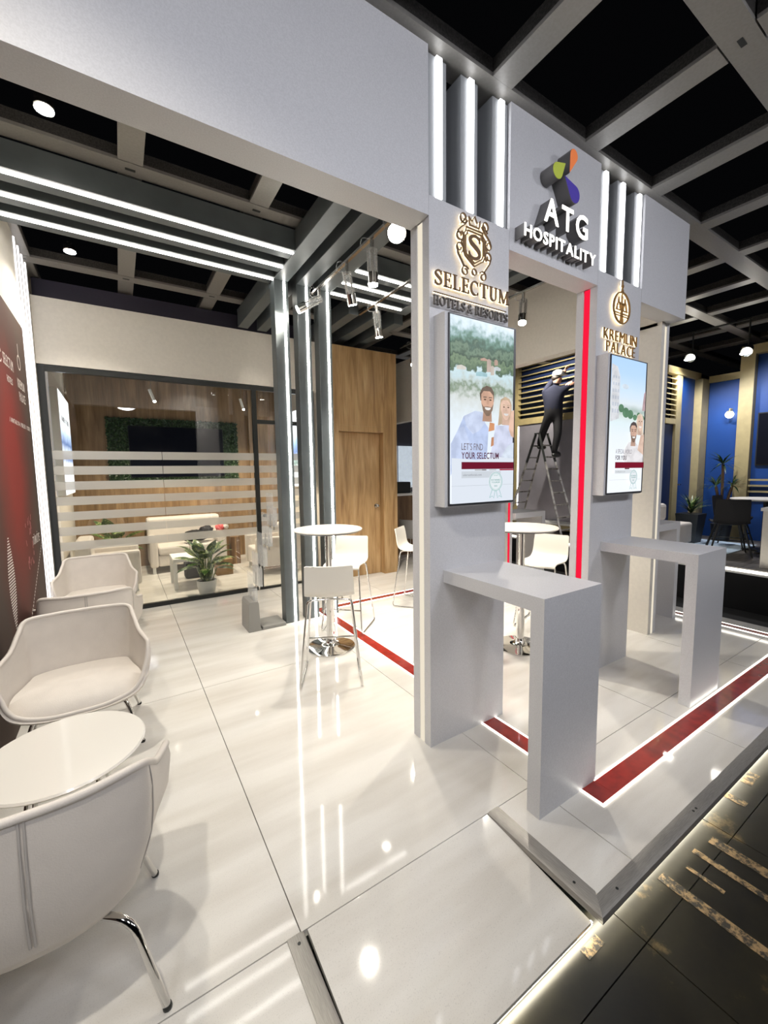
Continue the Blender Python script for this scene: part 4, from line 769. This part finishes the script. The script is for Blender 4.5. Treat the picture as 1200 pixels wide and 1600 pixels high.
# ---------------------------------------------------------------- furniture in the glass room
def armchair(label, x0, x1, y0, y1, face):
    t = thing('leather_armchair', label, 'armchair', ((x0+x1)/2, (y0+y1)/2, 0), 0, 'square white armchairs in the glass room'); L_ = M['leather']
    box('seat', L_, x0+.02, x1-.02, y0+.12, y1-.12, .12, .42, t, .03)
    for a in (y0, y1-.118): box('arm', L_, x0, x1, a, a+.118, .11, .62, t, .035)
    if face > 0: box('backrest', L_, x0, x0+.2, y0+.001, y1-.001, .11, .80, t, .04)
    else: box('backrest', L_, x1-.2, x1, y0+.001, y1-.001, .11, .80, t, .04)
    for a in (x0+.05, x1-.1):
        for c in (y0+.05, y1-.1): box('foot', M['white'], a, a+.05, c, c+.05, 0, .11, t)
armchair('square white leather armchair in the glass room, behind the tub armchair at the window', -.58, .20, 6.98, 7.78, 1); armchair('square white leather armchair in the glass room, beside its glass door', 1.88, 2.68, 6.95, 7.75, -1)
t = thing('leather_sofa', 'white leather sofa against the oak wall in the glass room', 'sofa', (1, 8.5, 0))
box('seat_base', M['leather'], .50, 1.50, 8.06, 8.6, .12, .32, t, .02)
for a in (.50, 1.0): box('seat_cushion', M['leather'], a+.002, a+.498, 8.04, 8.6, .322, .46, t, .03)
for a in (.37, 1.502): box('arm', M['leather'], a, a+.128, 8.03, 8.86, .11, .62, t, .035)
box('backrest', M['leather'], .372, 1.628, 8.62, 8.86, .13, .93, t, .04)
for a in (.40, 1.55):
    for c in (8.06, 8.78): box('foot', M['white'], a, a+.05, c, c+.05, 0, .11, t)
t = thing('side_table', 'small square white side table in the glass room behind the potted plant', 'table', (.9, 6.9, 0))
box('tabletop', M['white'], .60, 1.15, 6.75, 7.30, .41, .46, t, .003)
for a in (.60, 1.10):
    for c in (6.75, 7.25): box('leg', M['white'], a, a+.05, c, c+.05, 0, .409, t)
t = thing('cardboard_box', 'small brown cardboard box on the floor beside the side table', 'box', (1.43, 7.4, 0)); box('carton', M['carton'], 1.30, 1.56, 7.30, 7.55, 0, .26, t); box('flap', M['carton'], 1.30, 1.425, 7.30, 7.55, .261, .266, t); box('flap', M['carton'], 1.435, 1.56, 7.30, 7.55, .261, .266, t)
t = thing('cardboard_box', 'tall brown cardboard carton leaning near the sofa arm', 'box', (1.80, 8.2, 0)); box('carton', M['wood2'], 1.72, 1.88, 8.1, 8.3, 0, .52, t); box('tape_strip', M['carton'], 1.79, 1.81, 8.098, 8.0995, 0, .52, t)
def lump(name, mat, parent, c, s, seed):
    r_ = random.Random(seed); b = MB().ball(c, 1, 16, 10, s); b.v = [(x+r_.uniform(-.02, .02), y+r_.uniform(-.02, .02), z+r_.uniform(-.012, .02)) for x, y, z in b.v]; return b.build(name, mat, parent, smooth=70)
t = thing('jacket', 'black jacket thrown on the white sofa', 'clothing', (1.15, 8.25, .47)); lump('fabric', M['blackcloth'], t, (1.15, 8.25, .585), (.24, .16, .10), 1); lump('sleeve', M['blackcloth'], t, (1.33, 8.3, .66), (.12, .09, .09), 2)
t = thing('paper_bag', 'crumpled pink wrapping on the sofa beside the black jacket', 'wrapping', (1.5, 8.2, .62)); lump('paper', M['redcloth'], t, (1.56, 8.25, .705), (.08, .07, .055), 3); lump('crumpled_end', M['pot'], t, (1.66, 8.25, .71), (.05, .04, .035), 4)
t = thing('bag', 'dark bag standing on the floor under the side table', 'bag', (.98, 7.6, 0)); box('body', M['blackcloth'], .82, 1.16, 7.35, 7.55, 0, .30, t, .04); MB().tube(rnd_path([(.90, 7.45, .30), (.90, 7.45, .39), (1.08, 7.45, .39), (1.08, 7.45, .30)], .04), .008, 8).build('handle', M['blackcloth'], t, smooth=60)
# ---------------------------------------------------------------- plants
def leaf(base, az, el, length, width, droop, fold=.25, n=7):
    P = []; p = Vector(base); d = Vector((math.cos(az)*math.cos(el), math.sin(az)*math.cos(el), math.sin(el))); side = Vector((-math.sin(az), math.cos(az), 0)); rows = []
    for i in range(n+1):
        f = i/n; w = width*(math.sin(PI*min(1, f**.75))*.92+.02*(1-f)) if i < n else .001
        up = side.cross(d).normalized(); rows.append([p-side*w/2-up*(-fold*w/2), p+up*0, p+side*w/2-up*(-fold*w/2)])
        p = p+d*(length/n); el2 = math.asin(max(-1, min(1, d.z)))-droop/n; d = Vector((math.cos(az)*math.cos(el2), math.sin(az)*math.cos(el2), math.sin(el2)))
    return rows
def broad_plant(label, c, scale, nleaf, pot, pr, ph, seed, cat='plant'):
    r_ = random.Random(seed); t = thing('potted_plant', label, cat, c)
    MB().lathe([(pr*.72, 0), (pr*.95, ph*.6), (pr, ph), (pr*.93, ph), (pr*.90, ph*.86), (0, ph*.86)], 30, c).build('pot', pot, t, smooth=40); MB().lathe([(pr*.89, ph*.862), (0, ph*.90)], 24, c).build('soil', M['soil'], t)
    for i in range(nleaf):
        az = i*2.4+r_.uniform(-.3, .3); f = i/nleaf; el = .35+.95*f+r_.uniform(-.1, .1); h = ph*.9+(.10+.26*f)*scale; L_ = r_.uniform(.26, .36)*scale
        bx_, by_ = c[0]+math.cos(az)*.05*scale*(1-f), c[1]+math.sin(az)*.05*scale*(1-f)
        o = MB().grid(leaf((bx_+math.cos(az)*.09*scale, by_+math.sin(az)*.09*scale, c[2]+h+.08*scale), az, el, L_, L_*.54, 1.5-.5*f, .3)).build('leaf', M['leaf'], t, smooth=80)
        MB().tube([(c[0]+math.cos(az)*.02, c[1]+math.sin(az)*.02, c[2]+ph*.88), (bx_+math.cos(az)*.03*scale, by_+math.sin(az)*.03*scale, c[2]+h*.7), (bx_+math.cos(az)*.09*scale, by_+math.sin(az)*.09*scale, c[2]+h+.08*scale)], .008*scale, 6).build('stem', M['leaf'], o, smooth=60)
broad_plant('leafy variegated plant in a white pot standing just inside the glass', (.97, 6.27, 0), 1.0, 24, M['pot'], .135, .21, 3); broad_plant('broad-leaved plant behind the square armchair in the left corner of the glass room', (-.12, 8.35, 0), 1.15, 16, M['pot'], .15, .30, 9)
# ---------------------------------------------------------------- spotlights
def lamp_head(label, piv, d, power, grp, name='track_spotlight', L_=.26, r=.045, ang=75, col=NEUT):
    piv = Vector(piv); d = Vector(d).normalized(); t = thing(name, label, 'spotlight', piv, 0, grp)
    a = d.cross(ZA) if abs(d.z) < .99 else Vector((1, 0, 0)); a.normalize(); c = d.cross(a); e0 = piv-d*.02; e1 = piv+d*L_
    MB().tube([e0, e0+(e1-e0)*.66], r, 18).build('sleeve', M['acryl'], t, smooth=50)
    for i in range(4): q = i*PI/2+.4; w = (a*math.cos(q)+c*math.sin(q))*(r*.8); MB().tube([e0+w, e0+(e1-e0)*.66+w], .006, 8).build('rod', M['steel'], t, smooth=60)
    MB().tube([e0+(e1-e0)*.67, e1], r*1.02, 20).build('lamp_cup', M['chrome'], t, smooth=50); MB().tube([e1+d*.001, e1+d*.008], r*.90, 20).build('lens', M['lens'], t, smooth=50)
    MB().box(piv.x-.012, piv.x+.012, piv.y-.012, piv.y+.012, piv.z+.0, piv.z+.10).build('bracket', M['steel'], t)
    MB().tube(rnd_path([(piv.x, piv.y, piv.z+.10), (piv.x-.08, piv.y+.04, piv.z+.12), (piv.x-.09, piv.y+.05, piv.z+.02), tuple(e0)], .04), .004, 6).build('cable', M['acryl'], t, smooth=60)
    lamp('spot_light', 'SPOT', e1+d*.02, e1+d*2, power, col, .04, ang, .6, t)
TG = 'clear track spotlights behind the front fascia'
rl = sempty('trim_11', (1.93, 3, 3.68))
MB().box(1.915, 1.945, 2.08, 4.45, 3.665, 3.685).box(2.655, 2.685, 2.08, 4.7, 3.665, 3.685).box(3.9, 3.93, 2.3, 5.6, 3.665, 3.685).build('track_rail', M['steel'], rl)
lamp_head('clear cylinder spotlight on the rail pointing straight down, right of the tilted one', (1.93, 3.16, 3.56), (.03, .02, -1), 110, TG)
lamp_head('clear cylinder spotlight on the rail tilted down to the right, middle of the three cylinders', (1.93, 3.62, 3.56), (.33, .2, -1), 110, TG)
lamp_head('clear cylinder spotlight on the rail aimed left over the armchairs', (1.93, 4.26, 3.56), (-.75, .25, -.45), 60, TG)
lamp_head('dazzling spotlight on the rail right behind the column top, aimed at the camera', (1.93, 2.80, 3.56), (-.5, -.75, -.55), 60, TG, r=.07)
lamp_head('small clear spotlight under the ceiling right of the oak block', (3.915, 5.25, 3.56), (-.2, -.3, -1), 110, TG)
lamp_head('clear spotlight above the second bar table, hidden by the fascia', (3.915, 3.2, 3.56), (-.3, -.2, -1), 130, TG)
lamp_head('clear spotlight in the middle of the stand, hidden by the fascia', (2.67, 3.0, 3.56), (.2, -.1, -1), 130, TG)
lamp_head('clear spotlight toward the rear of the stand, hidden by the left column', (2.67, 4.3, 3.56), (.2, .1, -1), 130, TG)
SGp = 'small ceiling spotlights hung in the grid'
def grid_spot(label, x, y, aim, power):
    t = thing('ceiling_spotlight', label, 'spotlight', (x, y, 3.88), 0, SGp)
    MB().lathe([(.03, .06), (.045, .05), (.05, 0), (.045, -.005)], 20, (x, y, 3.88)).build('housing', M['steel'], t, smooth=40); MB().lathe([(.048, -.006), (.048, -.012), (0, -.015)], 20, (x, y, 3.88)).build('lens', M['lens'], t, smooth=40); MB().tube([(x, y, 3.94), (x, y, 3.96)], .02, 10).build('mount', M['black'], t)
    lamp('spot_light', 'SPOT', (x, y, 3.86), aim, power, NEUT, .05, 120, .7, t)
grid_spot('small bright ceiling spotlight at the left end below the fascia', -.235, 3.32, (-.1, 2.7, 0), 150); grid_spot('small bright ceiling spotlight at the right end below the fascia', 1.585, 3.10, (1.2, 2.6, 0), 150)
grid_spot('ceiling spotlight above the camera side at the left stand corner, outside the picture', -.70, .60, (-.1, 1.5, 0), 170)
grid_spot('small ceiling spotlight over the tub armchair before the glass room', -.26, 5.19, (-.2, 4.6, 0), 130); grid_spot('small ceiling spotlight above the grey pillar, before the glass room', 1.62, 5.18, (1.2, 4.9, 0), 130)
for x, y in ((0.5, 7.4), (1.9, 7.6)):
    t = thing('pendant_spotlight', 'slim white spotlight hanging in the glass room, %s' % ('left one' if x < 1 else 'right one'), 'spotlight', (x, y, 3.0), 0, 'spotlights in the glass room')
    MB().tube([(x, y, 3.0), (x, y, 3.45)], .004, 8).build('rod', M['steel'], t); MB().tube([(x-.02, y, 3.02), (x+.04, y+.05, 2.86)], .022, 14).build('barrel', M['white'], t, smooth=50); MB().ball((x+.045, y+.052, 2.85), .02, 12, 8).build('lens', M['lens'], t, smooth=60)
    lamp('spot_light', 'SPOT', (x+.05, y+.06, 2.82), (x+.2, y+.3, 0), 170, WARM, .06, 130, .7, t)
# ---------------------------------------------------------------- neighbouring blue stand on its podium
ZB = .43; XF = 7.80; YB = 3.45; XB = 9.25
pf = sempty('floor_podium', (8, 4, 0))
box('podium_riser', M['carpet'], 6.50, 6.56, -1, 9.2, -.1, .37, pf); box('podium_edge', M['white'], 6.50, 6.58, -1, 9.2, .371, .40, pf); box('edge_light', M['ledf'], 6.495, 6.53, -1, 9.2, .402, ZB-.003, pf)
for i in range(24): box('floor_plank', M['plank'], 6.59, 11, -1+i*.42+.002, -1+(i+1)*.42-.002, .35, ZB, pf)
rg = struct(box('floor_rug', pm('pale_rug', (.50, .62, .74), .8, var=.1, scale=30), 7.5, 8.7, 2.35, 3.3, ZB+.001, ZB+.008))
wq = sempty('wall_blue', (XF, YB, 0))
# face seen through the doorway: silver panel below, louvred shutters above
box('silver_panel', M['mirror'], XF, XF+.05, 4.3, 6.45, ZB, 2.72, wq); box('edge_light', M['ledc'], XF-.012, XF-.001, 6.44, 6.455, .9, 2.70, wq)
box('frame_post', M['brass'], XF-.03, XF+.08, 6.455, 6.62, ZB, 4.2, wq); box('frame_rail', M['brass'], XF-.03, XF+.06, 4.3, 6.45, 2.725, 2.86, wq); box('frame_rail', M['brass'], XF-.03, XF+.06, 4.3, 6.45, 4.0, 4.15, wq); box('base_ledge', M['brass'], XF-.35, XF-.03, 4.3, 6.45, ZB+.05, ZB+.16, wq); box('base_top', M['white'], XF-.38, XF-.03, 4.3, 6.45, ZB+.161, ZB+.20, wq)
box('shutter_back', M['navy'], XF+.10, XF+.14, 4.3, 6.45, 2.865, 3.995, wq)
for i in range(9):
    z = 2.93+i*.122; MB().hexa([(XF-.03, 4.3, z), (XF+.06, 4.3, z+.03), (XF+.06, 6.44, z+.03), (XF-.03, 6.44, z)], [(XF-.03, 4.3, z+.02), (XF+.06, 4.3, z+.05), (XF+.06, 6.44, z+.05), (XF-.03, 6.44, z+.02)]).build('slat', M['brass'], wq)
wq = sempty('wall_lounge', (8.3, YB, 0))
# lounge side: shutters, door panel and corner
def gold(x0, x1, y0, y1, z0, z1): box('frame_post', M['brass'], x0, x1, y0, y1, z0, z1, wq)
box('navy_panel', M['navy'], 7.85, 8.21, YB+.01, YB+.05, ZB, 2.46, wq); box('shutter_back', M['navy'], 7.85, 8.21, YB+.08, YB+.12, 2.56, 3.3, wq)
gold(8.215, 8.40, YB-.03, YB+.06, ZB, 3.30); box('frame_rail', M['brass'], 7.85, 8.21, YB-.03, YB+.06, 2.465, 2.555, wq); box('frame_rail', M['brass'], 7.85, 9.1, YB-.04, YB+.06, 3.305, 3.42, wq)
for i in range(8): z = 2.60+i*.088; MB().hexa([(7.85, YB-.03, z), (8.21, YB-.03, z), (8.21, YB+.05, z+.03), (7.85, YB+.05, z+.03)], [(7.85, YB-.03, z+.016), (8.21, YB-.03, z+.016), (8.21, YB+.05, z+.046), (7.85, YB+.05, z+.046)]).build('slat', M['brass'], wq)
bd = struct(box('door_2', M['blue'], 8.405, 8.955, YB, YB+.04, ZB, 3.30)); MB().box(8.43, 8.50, YB-.05, YB-.03, 1.40, 1.42).box(8.43, 8.45, YB-.03, YB-.001, 1.40, 1.42).build('lever_handle', M['steel'], bd)
gold(8.96, XB-.001, YB-.12, YB+.06, ZB, 3.30)
wq = sempty('wall_lounge_rear', (XB, 2, 0))
box('blue_panel', M['blue'], XB, XB+.05, 2.86, YB-.125, ZB, 3.24, wq); box('frame_rail', M['brass'], XB-.04, XB+.05, 2.86, YB-.121, 3.245, 3.36, wq); box('blue_panel', M['blue'], XB+.051, XB+.1, 2.6, YB, ZB, 3.2, wq)
gold(XB-.12, XB+.05, 2.66, 2.855, ZB, 3.75); box('frame_rail', M['brass'], XB-.12, XB+.05, 0.6, 2.655, 3.60, 3.75, wq); box('blue_panel', M['blue'], XB, XB+.05, .6, 2.655, ZB, 3.595, wq)
for z in (1.27, 1.37, 1.47): box('rail_bar', M['brass'], XB-.10, XB-.06, .6, 2.65, z, z+.03, wq)
t = thing('television', 'black television on the blue wall of the neighbouring stand', 'television', (XB-.05, 1.7, 1.7)); box('screen', M['tv'], XB-.05, XB-.035, .9, 2.58, 1.75, 2.60, t); box('casing', M['black'], XB-.034, XB-.002, .88, 2.60, 1.73, 2.62, t)
t = thing('wall_lamp', 'round white wall lamp on the blue panel of the neighbouring stand', 'lamp', (XB-.1, 2.97, 2.62)); MB().ball((XB-.11, 2.97, 2.63), .062, 18, 12).build('globe', em('lamp_globe', (1, .96, .9), 5), t, smooth=60); MB().tube([(XB-.11, 2.97, 2.69), (XB-.11, 2.97, 2.73), (XB-.002, 2.97, 2.73)], .012, 8).lathe([(.04, 0), (.045, .015), (.03, .02)], 16, (XB-.11, 2.97, 2.675)).build('bracket', M['brass'], t, smooth=50)
lamp('wall_lamp_light', 'POINT', (XB-.11, 2.97, 2.63), (0, 0, 0), 5, NEUT, .06, parent=t)
for k, (x, y, z, ax, ay, az) in enumerate(((8.1, 3.22, 3.50, 8.7, 2.9, 1.2), (8.1, 2.48, 3.42, 9.2, 2.0, 1.8))):
    t = thing('flood_spotlight', 'dazzling white floodlight over the blue stand, %s one' % ('left' if k == 0 else 'right'), 'spotlight', (x, y, z), 0, 'floodlights over the blue stand')
    MB().tube([(x+.02, y, z+.02), (x+.14, y, z+.10)], [.075, .05], 16).build('housing', M['black'], t, smooth=50); MB().lathe([(.07, 0), (.07, -.01), (0, -.012)], 20, (x, y, z)).build('lens', M['lens'], t, smooth=50); MB().tube([(x+.1, y, z+.08), (x+.1, y, 3.95)], .012, 8).box(x+.08, x+.12, min(y-.02, 2.84), max(y+.02, 2.84), 3.93, 3.9495).build('mount', M['black'], t)
    lamp('spot_light', 'SPOT', (x, y, z-.03), (ax, ay, az), 95, COOL, .06, 130, .6, t)
t = thing('flood_spotlight', 'floodlight above the louvred shutters and the man on the ladder', 'spotlight', (6.62, 5.2, 3.9), 0, 'floodlights over the blue stand'); MB().lathe([(.05, .07), (.06, 0)], 16, (6.62, 5.2, 3.88)).build('housing', M['black'], t, smooth=40); MB().lathe([(.05, -.002), (0, -.006)], 16, (6.62, 5.2, 3.88)).build('lens', M['lens'], t)
lamp('spot_light', 'SPOT', (6.62, 5.2, 3.85), (7.8, 5.3, 2.5), 220, NEUT, .06, 130, .6, t)
# stand-up furniture on the podium
def cafe_chair(label, loc, rz):
    t, _ = simple_chair('cafe_chair', label, loc, rz, M['blackcloth'], None, 'black chairs on the blue stand', .46)
    for sx in (-1, 1):
        for sy in (-1, 1): MB().tube([(sx*.14, sy*.13, .45), (sx*.24, sy*.24, 0)], [.016, .010], 8).build('leg', M['black'], t, smooth=50, world=False)
    MB().tube([(-.19, .18, .22), (.19, .18, .22)], .008, 8).tube([(-.19, -.18, .22), (.19, -.18, .22)], .008, 8).build('stretcher', M['black'], t, smooth=50, world=False)
cafe_chair('black shell chair on the podium with its seat toward the table, left one', (8.22, 2.56, ZB), math.radians(180)); cafe_chair('black shell chair on the podium with its back to the camera, front one', (7.52, 2.36, ZB), math.radians(-65)); cafe_chair('black shell chair on the podium at the far side of the pale table', (8.72, 1.85, ZB), math.radians(65))
t = thing('cafe_table', 'pale round cafe table on the neighbouring podium', 'table', (8.10, 2.12, ZB)); MB().lathe([(.40, .78), (.42, .79), (.42, .805), (0, .81)], 40, (8.10, 2.12, ZB)).build('tabletop', M['tablewhite'], t, smooth=40); MB().lathe([(.03, .02), (.03, .78)], 14, (8.10, 2.12, ZB)).build('column', M['black'], t, smooth=40); MB().box(7.85, 8.35, 2.09, 2.15, ZB, ZB+.025).box(8.07, 8.13, 1.87, 2.08, ZB, ZB+.025).box(8.07, 8.13, 2.16, 2.37, ZB, ZB+.025).build('foot_cross', M['black'], t)
t = thing('reception_desk', 'beige reception desk of the blue stand at the right picture edge', 'counter', (7.1, 1.5, ZB)); box('body', M['cream'], 6.80, 7.4, .9, 1.80, ZB, 1.15, t); box('worktop', M['white'], 6.78, 7.42, .88, 1.82, 1.151, 1.19, t)
t = thing('lounge_chair', 'white lounge chair on the podium peeking out behind the right column', 'armchair', (7.55, 3.2, ZB)); box('seat', M['leather'], 7.0, 7.6, 2.85, 3.4, ZB+.1, ZB+.42, t, .03); box('backrest', M['leather'], 7.0, 7.6, 3.401, 3.55, ZB+.1, ZB+.80, t, .04); box('cushion', M['leather'], 7.3, 7.56, 3.2, 3.395, ZB+.425, ZB+.70, t, .05)
for a in (7.05, 7.52): box('foot', M['white'], a, a+.04, 2.9, 2.94, ZB, ZB+.1, t); box('foot', M['white'], a, a+.04, 3.45, 3.49, ZB, ZB+.1, t)
t = thing('potted_plant', 'bushy palm in a square dark planter before the blue door', 'plant', (8.22, 3.12, ZB)); c = (8.22, 3.12)
MB().hexa([(c[0]-.12, c[1]-.12, ZB), (c[0]+.12, c[1]-.12, ZB), (c[0]+.12, c[1]+.12, ZB), (c[0]-.12, c[1]+.12, ZB)], [(c[0]-.17, c[1]-.17, ZB+.50), (c[0]+.17, c[1]-.17, ZB+.50), (c[0]+.17, c[1]+.17, ZB+.50), (c[0]-.17, c[1]+.17, ZB+.50)]).build('pot', M['potdark'], t)
r_ = random.Random(5)
for i in range(46): az = r_.random()*6.28; MB().grid(leaf((c[0], c[1], ZB+.50), az, r_.uniform(.75, 1.5), r_.uniform(.30, .44), .028, 1.0, .1, 6)).build('leaf', M['leafdark'] if i % 3 else M['leaf'], t, smooth=80)
t = thing('potted_plant', 'two-headed yucca against the blue panel behind the black chairs', 'plant', (8.80, 2.88, ZB)); c = (8.80, 2.88)
MB().lathe([(.12, 0), (.15, .3), (.14, .3), (0, .28)], 20, (*c, ZB)).build('pot', M['potdark'], t, smooth=40)
for hx, hy, hz in ((.02, .03, 1.48), (-.03, .10, 1.10), (.02, -.12, 1.12)):
    MB().tube([(c[0], c[1], ZB+.28), (c[0]+hx*.5, c[1]+hy*.5, ZB+.7), (c[0]+hx, c[1]+hy, ZB+hz-.15)], .022, 8).build('stem', M['wood2'], t, smooth=60)
    for i in range(26): MB().grid(leaf((c[0]+hx, c[1]+hy, ZB+hz-.15), r_.random()*6.28, r_.uniform(-.3, 1.4), r_.uniform(.22, .34), .03, .9, .1, 5)).build('leaf', M['leafdark'] if i % 3 else M['leaf'], t, smooth=80)
# ---------------------------------------------------------------- step ladder and man
t = thing('step_ladder', 'paint-stained aluminium step ladder in front of the silver panel', 'ladder', (7.3, 5.4, ZB)); lm = pm('stained_aluminium', (.50, .48, .45), .4, metal=.5, col2=(.10, .09, .08), scale=9)
AP = {}
for sy, foot in ((-1, 4.75), (1, 6.12)):
    yt = 5.43+sy*.04
    for s_, xb, xt in ((-1, 7.02, 7.14), (1, 7.50, 7.40)):
        rb = MB().tube([(xb, foot, ZB), (xt, yt, 2.42)], .024, 4).build('rail', lm, t); MB().tube([(xb+(xt-xb)*.72, foot+(yt-foot)*.72, ZB+1.99*.72), (xt, yt, 2.425)], .027, 4).build('rail_sleeve', M['black'], rb)
    for i in range(8):
        f = .06+i*.118; y = foot+(yt-foot)*f; z = ZB+1.99*f; MB().box(7.02+.12*f+.02, 7.50-.10*f-.02, y-.035, y+.035, z-.012, z+.012).build('rung', lm, t)
MB().box(7.12, 7.42, 5.37, 5.49, 2.425, 2.445).build('cap', M['black'], t)
def skin(name, verts, edges, rad, mat, parent, root=0, sub=2):
    me = bpy.data.meshes.new(name); me.from_pydata(verts, edges, []); o = bpy.data.objects.new(name, me); COL.objects.link(o)
    m = o.modifiers.new('skin', 'SKIN'); m.use_smooth_shade = True; sv = me.skin_vertices[0].data if me.skin_vertices else None
    if sv is None: me.skin_vertices.new() if hasattr(me.skin_vertices, 'new') else None; sv = me.skin_vertices[0].data
    for i, r in enumerate(rad): r2 = r if isinstance(r, tuple) else (r, r); sv[i].radius = r2; sv[i].use_root = (i == root)
    s_ = o.modifiers.new('sub', 'SUBSURF'); s_.levels = sub; s_.render_levels = sub; me.materials.append(mat); o.parent = parent; o.location = -WL.get(parent.name, Vector()); WL[o.name] = Vector(); return o
t = thing('person', 'man in navy jumper and white cap on the step ladder, reaching up to the shutters', 'person', (7.25, 5.2, 1.95))
pel = (7.24, 5.14, 2.80); RF = (7.22, 5.11, 1.99); LF = (7.28, 5.52, 2.16)
V_ = [pel, (7.23, 5.14, 3.0), (7.22, 5.15, 3.20), (7.22, 5.10, 3.33), (7.22, 5.07, 3.40), (7.22, 5.04, 3.50),
      (7.10, 5.24, 3.24), (7.34, 5.02, 3.25), (7.42, 4.80, 3.38), (7.50, 4.62, 3.58), (7.52, 4.58, 3.65), (7.22, 5.18, 3.42), (7.34, 5.02, 3.56), (7.36, 4.99, 3.62),
      (7.16, 5.20, 2.74), (7.20, 5.34, 2.48), (7.26, 5.47, 2.22), (7.38, 5.45, 2.17), (7.28, 5.08, 2.72), (7.25, 5.05, 2.38), (7.22, 5.10, 2.05), (7.36, 5.06, 2.0)]
E_ = [(0, 1), (1, 2), (2, 3), (3, 4), (4, 5), (2, 6), (2, 7), (7, 8), (8, 9), (9, 10), (6, 11), (11, 12), (12, 13), (0, 14), (14, 15), (15, 16), (16, 17), (0, 18), (18, 19), (19, 20), (20, 21)]
R_ = [.12, .12, .13, .055, .09, .085, .06, .06, .045, .034, .04, .045, .034, .04, .085, .065, .045, .035, .085, .065, .045, .035]
R_ = [.135, .135, .150, .052, .085, .085, .080, .080, .058, .040, .040, .058, .040, .040, .10, .080, .060, .04, .10, .080, .060, .04]
tmp = skin('body', V_, E_, R_, M['skin'], t); bpy.context.view_layer.update()
me = bpy.data.meshes.new_from_object(tmp.evaluated_get(bpy.context.evaluated_depsgraph_get())); bpy.data.objects.remove(tmp)
me.materials.clear(); [me.materials.append(M[k]) for k in ('skin', 'jumper', 'trousers')]
def seg_near(c, ids): return min((c-Vector(V_[i])).length for i in ids)
for p in me.polygons:
    c = p.center; p.use_smooth = True
    if c.z < 2.86 and c.y > 4.9: p.material_index = 2
    elif seg_near(c, (10, 13)) < .075 or (seg_near(c, (4, 5)) < seg_near(c, (2, 3, 11, 12)) and c.z > 3.30): p.material_index = 0
    else: p.material_index = 1
bd_ = link('body', me, t)
for a in (16, 20): x, y, z = V_[a]; MB().ball((x+.06, y-.01, z-.055), 1, 14, 8, (.13, .055, .05)).build('shoe', M['black'], bd_, smooth=60)
for a, d in ((10, 1), (13, 1)):
    x, y, z = V_[a]
    for k in range(5): MB().tube([(x-.03+k*.015, y, z), (x-.034+k*.017, y-.03, z+.04), (x-.03+k*.018, y-.05, z+.055-.004*abs(k-2))], .008, 6).build('finger', M['skin'], bd_, smooth=60)
MB().lathe([(.098, .0), (.10, .03), (.09, .075), (.05, .105), (0, .112)], 20, (7.22, 5.05, 3.50), sy=1.1).box(7.25, 7.36, 4.94, 5.10, 3.505, 3.517).build('cap', M['cap'], bd_, smooth=50); MB().ball((7.20, 5.08, 3.46), 1, 12, 8, (.088, .09, .06)).build('hair', M['hair'], bd_, smooth=60)
